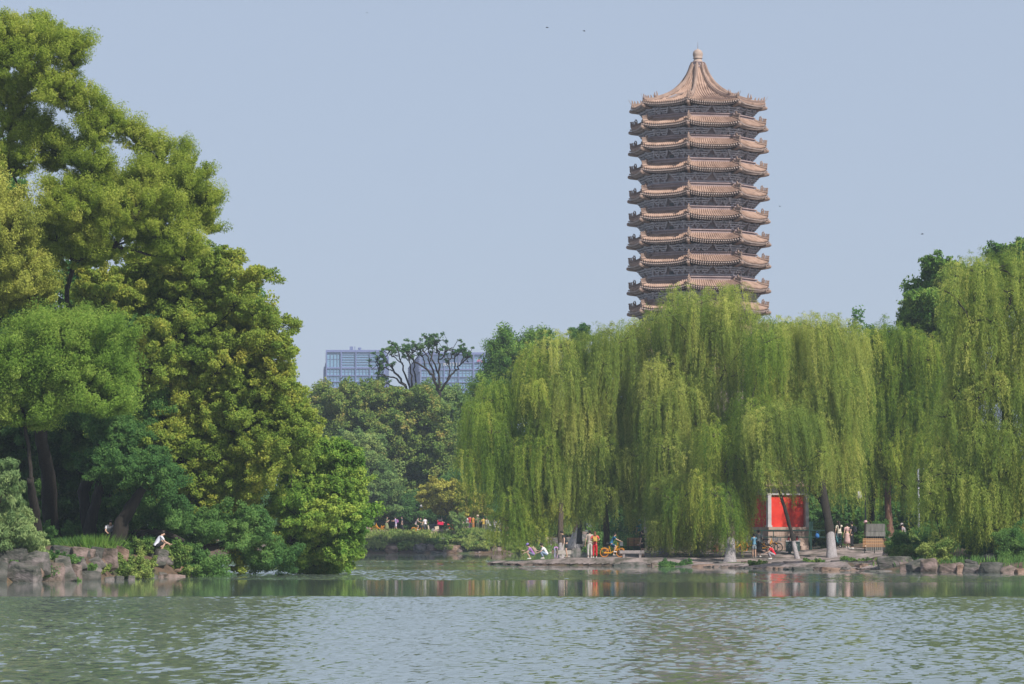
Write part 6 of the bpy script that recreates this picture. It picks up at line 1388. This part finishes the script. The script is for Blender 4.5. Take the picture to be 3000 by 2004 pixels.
# cargo tricycle
def tricycle():
    g = fgz(1290,353.6); root = empty('cargo_tricycle', g, R0(-90)); tag(root, 'dark cargo tricycle with a red seat box and cream fenders on the far path', 'tricycle')
    for (x, y, r) in ((-.42,-.75,.30),(.42,-.75,.30),(0,.75,.28)):
        c = Vector((x,y,r)); mb = MB(); mb.torus(c, r-.04, .045, 24, 6, 'x'); wh = mb.build('wheel', TYR, root, smooth=True); mb = MB(); mb.tube([c-Vector((.05,0,0)), c+Vector((.05,0,0))], r*.55, 14); mb.build('hub', GRY, wh)
    mb = MB(); mb.box((0,-.65,.50), (.86,1.15,.08)); mb.box((0,.1,.36), (.40,.9,.08)); mb.build('chassis', BLACK_, root)
    mb = MB()
    for sx in (-1,1):
        mb.box((sx*.44,-.65,.88), (.03,1.15,.05)); mb.box((sx*.44,-.65,.70), (.03,1.15,.04))
        for q in range(6): mb.box((sx*.44,-1.2+q*.22,.70), (.03,.03,.38))
    mb.box((0,-1.22,.70), (.86,.03,.38)); mb.build('cargo_cage', plain((.03,.045,.07)), root)
    mb = MB(); mb.box((0,.02,.98), (.56,.62,.32)); mb.box((0,-.26,1.18), (.56,.08,.30)); o = mb.build('seat_box', plain((.75,.02,.09), .4), root)
    mb = MB(); mb.box((0,-.02,1.33), (.50,.5,.22)); o2 = mb.build('dark_crate', plain((.06,.07,.07)), root)
    for (x, y, z, sy, sz) in ((.46,-1.22,.55,.12,.5),(-.46,-1.22,.55,.12,.5),(.46,-.35,.52,.42,.34)):
        mb = MB(); mb.box((x,y,z), (.10,sy,sz), rx=.2); mb.build('fender', plain((.68,.58,.44)), root)
    mb = MB(); mb.tube([(0,.75,.28),(0,.62,.8),(0,.55,1.08)], .03, 6); mb.tube([(-.32,.42,1.10),(0,.55,1.10),(.32,.42,1.10)], .018, 6); mb.build('handlebar', BLACK_, root)
    mb = MB(); mb.tube([(0,.95,.45),(0,.98,.62),(0,.90,.80),(0,.74,.92)], [.08,.12,.11,.06], 8); mb.build('front_mudguard', plain((.75,.12,.08)), root)
tricycle()
g = fgz(1334,353.2); root = empty('handcart', g, R0(-90)); tag(root, 'bright red handcart with a tall red frame on the far path', 'handcart')
RD = plain((.72,.05,.03), .45)
for sx in (-1,1):
    mb = MB(); mb.tube([(sx*.2,-.28,.1),(sx*.2,-.30,.6),(sx*.2,-.34,1.1)], .035, 6); mb.build('upright', RD, root)
    c = Vector((sx*.28,.3,.14)); mb = MB(); mb.torus(c, .11, .03, 16, 6, 'x'); mb.tube([c-Vector((.03,0,0)), c+Vector((.03,0,0))], .06, 8); mb.build('wheel', TYR, root)
mb = MB(); mb.tube([(0,-.25,.55),(0,-.1,.36),(0,.12,.30),(0,.38,.32)], [.12,.15,.17,.15], 10); mb.build('bucket_seat', RD, root, smooth=True)
mb = MB(); mb.box((0,.05,.9), (.36,.3,.32)); mb.build('upper_box', plain((.66,.11,.05), .45), root)

# ================= benches, bin, cabinet, rails, lamps, signs =================
WOOD = noisemat('bench_wood', [(.3,(.30,.155,.07)),(.7,(.44,.25,.12))], 4, (1,6,6), .6); IRON = plain((.02,.028,.03), .5)
def bench(label, pos, yaw, w=1.55):
    root = empty('park_bench', pos, yaw); tag(root, label, 'bench', 'wooden slatted benches')
    # front faces -y
    mb = MB()
    for q in range(4): mb.box((0,-.22+q*.115,.43+.004*q), (w,.09,.035))
    mb.build('seat', WOOD, root); mb = MB()
    for q in range(5): mb.box((0,.20+q*.030,.53+q*.092), (w,.03,.055), rx=-.3)
    mb.build('backrest', WOOD, root)
    for x in (-w*.42, 0, w*.42):
        mb = MB(); mb.tube([(x,-.27,.0),(x,-.20,.18),(x,-.05,.27),(x,.05,.40)], .022, 6); mb.tube([(x,.26,.0),(x,.20,.18),(x,.06,.27),(x,-.08,.40)], .022, 6); mb.tube([(x,-.25,.405),(x,.17,.405),(x,.33,.90)], .02, 6); mb.build('leg', IRON, root)
bench('wooden slatted park bench on the paving at the right, empty, seen from the front', gz_(2558,207,.02), R0(-8), 1.42)
bench('wooden slatted park bench behind the grey stone bench on the spit', gz_(1856,216.5,.0)+Vector((0,0,.25)), R0(180), .9)
p = gz_(1849,211.4,0); root = empty('stone_bench', p, R0(4)); tag(root, 'long low grey stone bench on the spit in front of the wooden one', 'stone bench')
GRAN = noisemat('granite', [(.3,(.20,.18,.185)),(.7,(.31,.28,.28))], 7, bump=.2, bscale=20)
mb = MB(); mb.box((0,0,.40), (1.55,.5,.20)); o = mb.build('seat', GRAN, root); b_ = o.modifiers.new('bevel', 'BEVEL'); b_.width = .02
for x in (-.5, .52): mb = MB(); mb.box((x,0,.14), (.14,.4,.32)); mb.build('leg', GRAN, root)
p = GD(2198,207.6); root = empty('stone_platform', (p.x, p.y, p.z)); tag(root, 'wide dark stone slab jutting over the rocks where two people stand', 'stone slab')
mb = MB(); mb.add([(-1.30,-1.0,0),(1.05,-1.05,0),(1.45,-.55,0),(1.35,1.1,0),(-1.25,1.1,0),(-1.30,-1.0,-.17),(1.05,-1.05,-.17),(1.45,-.55,-.17),(1.35,1.1,-.17),(-1.25,1.1,-.17)], [(0,1,2,3,4),(9,8,7,6,5),(0,5,6,1),(1,6,7,2),(2,7,8,3),(3,8,9,4),(4,9,5,0)]); zz = P(2198,1634,207.6).z-p.z
for i_ in range(len(mb.v)): mb.v[i_] = (mb.v[i_][0], mb.v[i_][1], mb.v[i_][2]+zz)
mb.build('slab_top', ROCK[2], root)
for x in (-.8,.9): mb = MB(); mb.box((x,.1,zz-.40), (.35,1.2,.46)); mb.build('support', ROCK[2], root)
# litter bin
p = gz_(2320,213,.02); root = empty('litter_bin', p); tag(root, 'dark green double litter bin with a small roof behind the young willow', 'litter bin')
BG = plain((.045,.085,.085), .5); mb = MB(); s_ = 213/F
for sx in (-1,1): mb.box((sx*.235,0,.48), (.40,.42,.62))
mb.build('body', BG, root); mb = MB(); mb.box((0,0,.82), (.92,.5,.055)); mb.build('lid', plain((.62,.62,.66), .4), root)
mb = MB(); mb.box((0,0,1.12), (.90,.46,.03)); mb.build('canopy', plain((.10,.09,.10)), root)
for sx in (-1,1): mb = MB(); mb.box((sx*.26,0,.975), (.12,.30,.255)); mb.build('canopy_post', plain((.22,.03,.035)), root)
mb = MB(); mb.box((-.2,0,.09), (.16,.36,.16)); mb.box((.2,0,.09), (.16,.36,.16)); mb.box((0,0,.03), (.6,.4,.05)); mb.build('foot', BG, root)
for sx in (-1,1): mb = MB(); mb.torus((sx*.235,-.215,.55), .045, .010, 14, 4, 'y'); mb.box((sx*.235,-.215,.44), (.10,.006,.018)); mb.build('recycling_mark', plain((.6,.66,.66)), root)
# wooden cabinet
p = gz_(2560,214,.0); root = empty('wooden_cabinet', p); tag(root, 'weathered grey wooden cabinet standing behind the right bench', 'cabinet'); GW = noisemat('grey_wood', [(.3,(.12,.12,.115)),(.7,(.24,.235,.22))], 3, (5,5,.6), .9, .3, 10)
z0 = p.z
def zc(y): return P(2560,y,214).z-z0
mb = MB(); W1 = 56/46.3; zt = zc(1537); zm = zc(1557); zb_ = zc(1571)
mb.box((0,0,(zt+zm)/2+.01), (W1,.7,zt-zm)); mb.box((.0,0,(zm+zb_)/2-.01), (W1+.02,.74,zm-zb_)); mb.box((0,0,zt+.03), (W1*.96,.72,.04))
for q in range(12): mb.box((-W1/2+.05+q*(W1-.1)/11,-.36,(zt+zb_)/2), (.012,.03,zt-zb_+.02))
mb.build('upper_box', GW, root); mb = MB(); mb.box((0,.05,zb_/2-.01), (W1*.86,.5,zb_)); mb.build('core', plain((.05,.05,.05)), root)
mb = MB()
for q in range(9): mb.box((-W1/2+.06+q*(W1-.12)/8, -.24+.02*(q % 2), zb_/2), (.085,.04,zb_+.02))
mb.build('battens', GW, root)
# railing
RG = plain((.02,.065,.055), .5); root = empty('railing', GD(2290,226.3)); tag(root, 'dark green metal railing running in front of the stone plinth', 'railing'); rz0 = root.location.z; rx0 = root.location.x
a = P(2150,1554,226.3); b = P(2432,1554,226.3); c_ = P(2290,1574,226.3)
for nm, zz in (('top_rail', a.z), ('lower_rail', c_.z)): mb = MB(); mb.tube([(a.x-rx0,0,zz-rz0),(b.x-rx0,0,zz-rz0)], .035, 6); mb.build(nm, RG, root)
for x in (2176,2212,2232,2266,2322,2371,2401,2430): q = P(x,1560,226.3); mb = MB(); gzz = H(q.x,226.3); lo = gzz-rz0-.05 if x in (2176,2232,2371,2430) else c_.z-rz0; mb.box((q.x-rx0,0,(lo+a.z-rz0)/2), (.055,.055,a.z-rz0-lo)); mb.build('post', RG, root)
root = empty('notice_board', P(2376,1600,227.5)); root.location.z = H(root.location.x,227.5); tag(root, 'tall dark green post box right of the red wall', 'post'); mb = MB(); q = 227.5/F
mb.box((0,0,1.6), (.28,.2,.62)); mb.build('head_box', RG, root); mb = MB(); mb.box((0,0,.65), (.12,.1,1.3)); mb.build('post', RG, root)
root = empty('blue_bag', P(2394,1570,225.8)); tag(root, 'blue bag hanging on the railing', 'bag'); mb = MB(); mb.tube([(0,0,.17),(0,0,.08),(0,0,-.06),(0,0,-.16)], [.06,.13,.16,.11], 8); mb.build('sack', plain((.03,.16,.45)), root, smooth=True); mb = MB(); mb.torus((0,0,.22), .07, .012, 12, 5, 'y'); mb.build('handle', plain((.03,.12,.35)), root)
# carton on the bicycle rack
root = empty('carton', P(2097,1602,224.5)); tag(root, 'orange brown carton standing under the person in the blue shirt', 'carton'); root.location.z = H(root.location.x,224.5)+.05
CARD = plain((.45,.20,.11)); mb = MB(); mb.box((0,0,.24), (.44,.36,.48)); mb.build('box', CARD, root); mb = MB(); mb.box((-.12,-.1,.50), (.24,.2,.012), ry=.4); mb.box((.14,-.1,.50), (.2,.2,.012), ry=-.5); mb.build('flap', CARD, root)
# lamps and poles
def lantern(label, x, ytop, yhead, D, side, kind='drum'):
    b = P(x, 1600, D); b.z = H(b.x, D); t = P(x, ytop, D); hd = P(x+side, yhead, D); root = empty('lamp_post', b); tag(root, label, 'lamp post'); mb = MB()
    mb.tube([(0,0,-.1),(0,0,.6),(0,0,t.z-b.z)], [.08,.06,.045], 8); mb.tube([(0,0,hd.z-b.z+.35),(hd.x-b.x,0,hd.z-b.z+.38),(hd.x-b.x,0,hd.z-b.z+.25)], .022, 5); mb.build('pole', IRON, root)
    mb = MB(); q = hd-b
    if kind == 'drum': mb.lathe([(.05,-.25),(.12,-.22),(.155,-.12),(.16,.12),(.12,.22),(.05,.26)], 14, (q.x,0,q.z))
    else: mb.lathe([(.05,-.14),(.16,-.1),(.24,.02),(.20,.14),(.05,.2)], 14, (q.x,0,q.z))
    mb.build('lantern_shade', plain((.62,.60,.66), .4), root, smooth=True)
lantern('dark lamp post with a hanging pale drum lantern on the right bank', 2536, 1415, 1451, 224, -19)
lantern('slim dark lamp post with a pale bowl shade on the far bank', 1233, 1440, 1484, 362, 2.5, 'bowl')
b = P(2692,1590,205); b.z = H(b.x,205); root = empty('utility_pole', b); tag(root, 'slim pale metal pole rising from the bushes on the right', 'pole'); mb = MB(); zt = P(2692,1375,205).z-b.z; mb.tube([(0,0,-.1),(0,0,zt)], [.075,.055], 10); mb.tube([(0,0,zt),(.35,0,zt+.04)], .03, 6); mb.build('shaft', plain((.50,.52,.56), .4, .3), root, smooth=True); mb = MB(); mb.lathe([(.10,0),(.10,.05)], 12, (0,0,.0)); mb.build('base_plate', GRY, root)
b = P(1044,1600,348.3); b.z = H(b.x,348.3); root = empty('notice_sign', b); tag(root, 'small white notice board on a post above the far waterline', 'sign'); zt = P(1044,1578,348.3).z-b.z
mb = MB(); mb.tube([(0,0,-.1),(0,0,zt+.35)], .035, 6); mb.build('post', plain((.6,.62,.6)), root); mb = MB(); mb.box((0,-.06,zt), (.70,.03,.42)); pn = mb.build('panel', plain((.66,.72,.70)), root)
mb = MB()
for r in range(3):
    for c in range(5): mb.box((-.22+c*.11, -.08, zt+.12-r*.12), (.06-.012*((c+r) % 2),.01,.022)); mb.box((-.235+c*.11+.02*((c*r) % 2), -.08, zt+.12-r*.12), (.014,.01,.07))
mb.build('lettering', plain((.12,.20,.22)), pn)
b = fgz(1504,356); root = empty('banner_sign', b); tag(root, 'narrow white and blue upright banner behind the left willow strands', 'sign'); zt = P(1504,1529,356).z-b.z
mb = MB(); mb.tube([(0,0,-.1),(0,0,zt)], .03, 6); mb.build('post', GRY, root); mb = MB(); mb.box((0,-.05,zt), (.28,.03,.92)); pn = mb.build('panel', plain((.66,.68,.72)), root)
mb = MB()
for r in range(7): mb.box((-.02+.02*(r % 2),-.07,zt+.36-r*.115), (.13,.01,.02)); mb.box((.03-.05*(r % 2),-.07,zt+.36-r*.115), (.02,.01,.075))
mb.build('lettering', plain((.06,.14,.22)), pn)
# duck resting on the ledge of the island
p = P(521,1678,150.6); root = empty('duck', (p.x,150.75,p.z), R0(-60)); tag(root, 'brown duck resting on the flat ledge at the tip of the island', 'duck'); DK = plain((.22,.14,.09))
V = [(0,-.20,.10),(0,-.10,.10),(0,.04,.10),(0,.12,.13),(0,.14,.20),(0,.17,.24)]; me = None
mb = MB(); mb.tube(V, [.02,.07,.085,.05,.03,.035], 10); mb.ball((0,.17,.25), .04, 8, 6); mb.build('body', DK, root, smooth=True); mb = MB(); mb.tube([(0,.20,.245),(0,.26,.235)], [.016,.010], 6); mb.build('bill', plain((.5,.3,.08)), root)
for sx in (-1,1): mb = MB(); mb.ball((sx*.065,-.03,.12), (.025,.12,.05), 8, 6); mb.build('wing', plain((.15,.10,.07)), root)
# birds
for i, (x, y, lb) in enumerate([(1075,38,'tiny dark bird high in the sky left of centre'),(1603,81,'tiny dark bird in the sky left of the pagoda tip'),(1711,91,'tiny dark bird nearest the pagoda tip'),(2285,605,'tiny dark bird right of the middle tiers of the pagoda'),(2702,686,'tiny dark bird above the right trees')]):
    D = 300; c = P(x, y, D); root = empty('bird', c, i*1.1); tag(root, lb, 'bird', 'birds in the sky'); mb = MB(); mb.tube([(0,-.16,0),(0,-.05,0),(0,.08,.01),(0,.14,.01)], [.008,.03,.03,.01], 6); mb.build('body', BLACK_, root, smooth=True)
    for sx in (-1,1): mb = MB(); mb.add([(0,-.05,.02),(0,.06,.02),(sx*.10,.05,.06),(sx*.20,-.06,.03),(sx*.10,-.05,.055),(0,0,-.01)], [(0,1,2,4),(4,2,3),(5,4,2,1),(5,0,4)]); mb.build('wing', BLACK_, root)
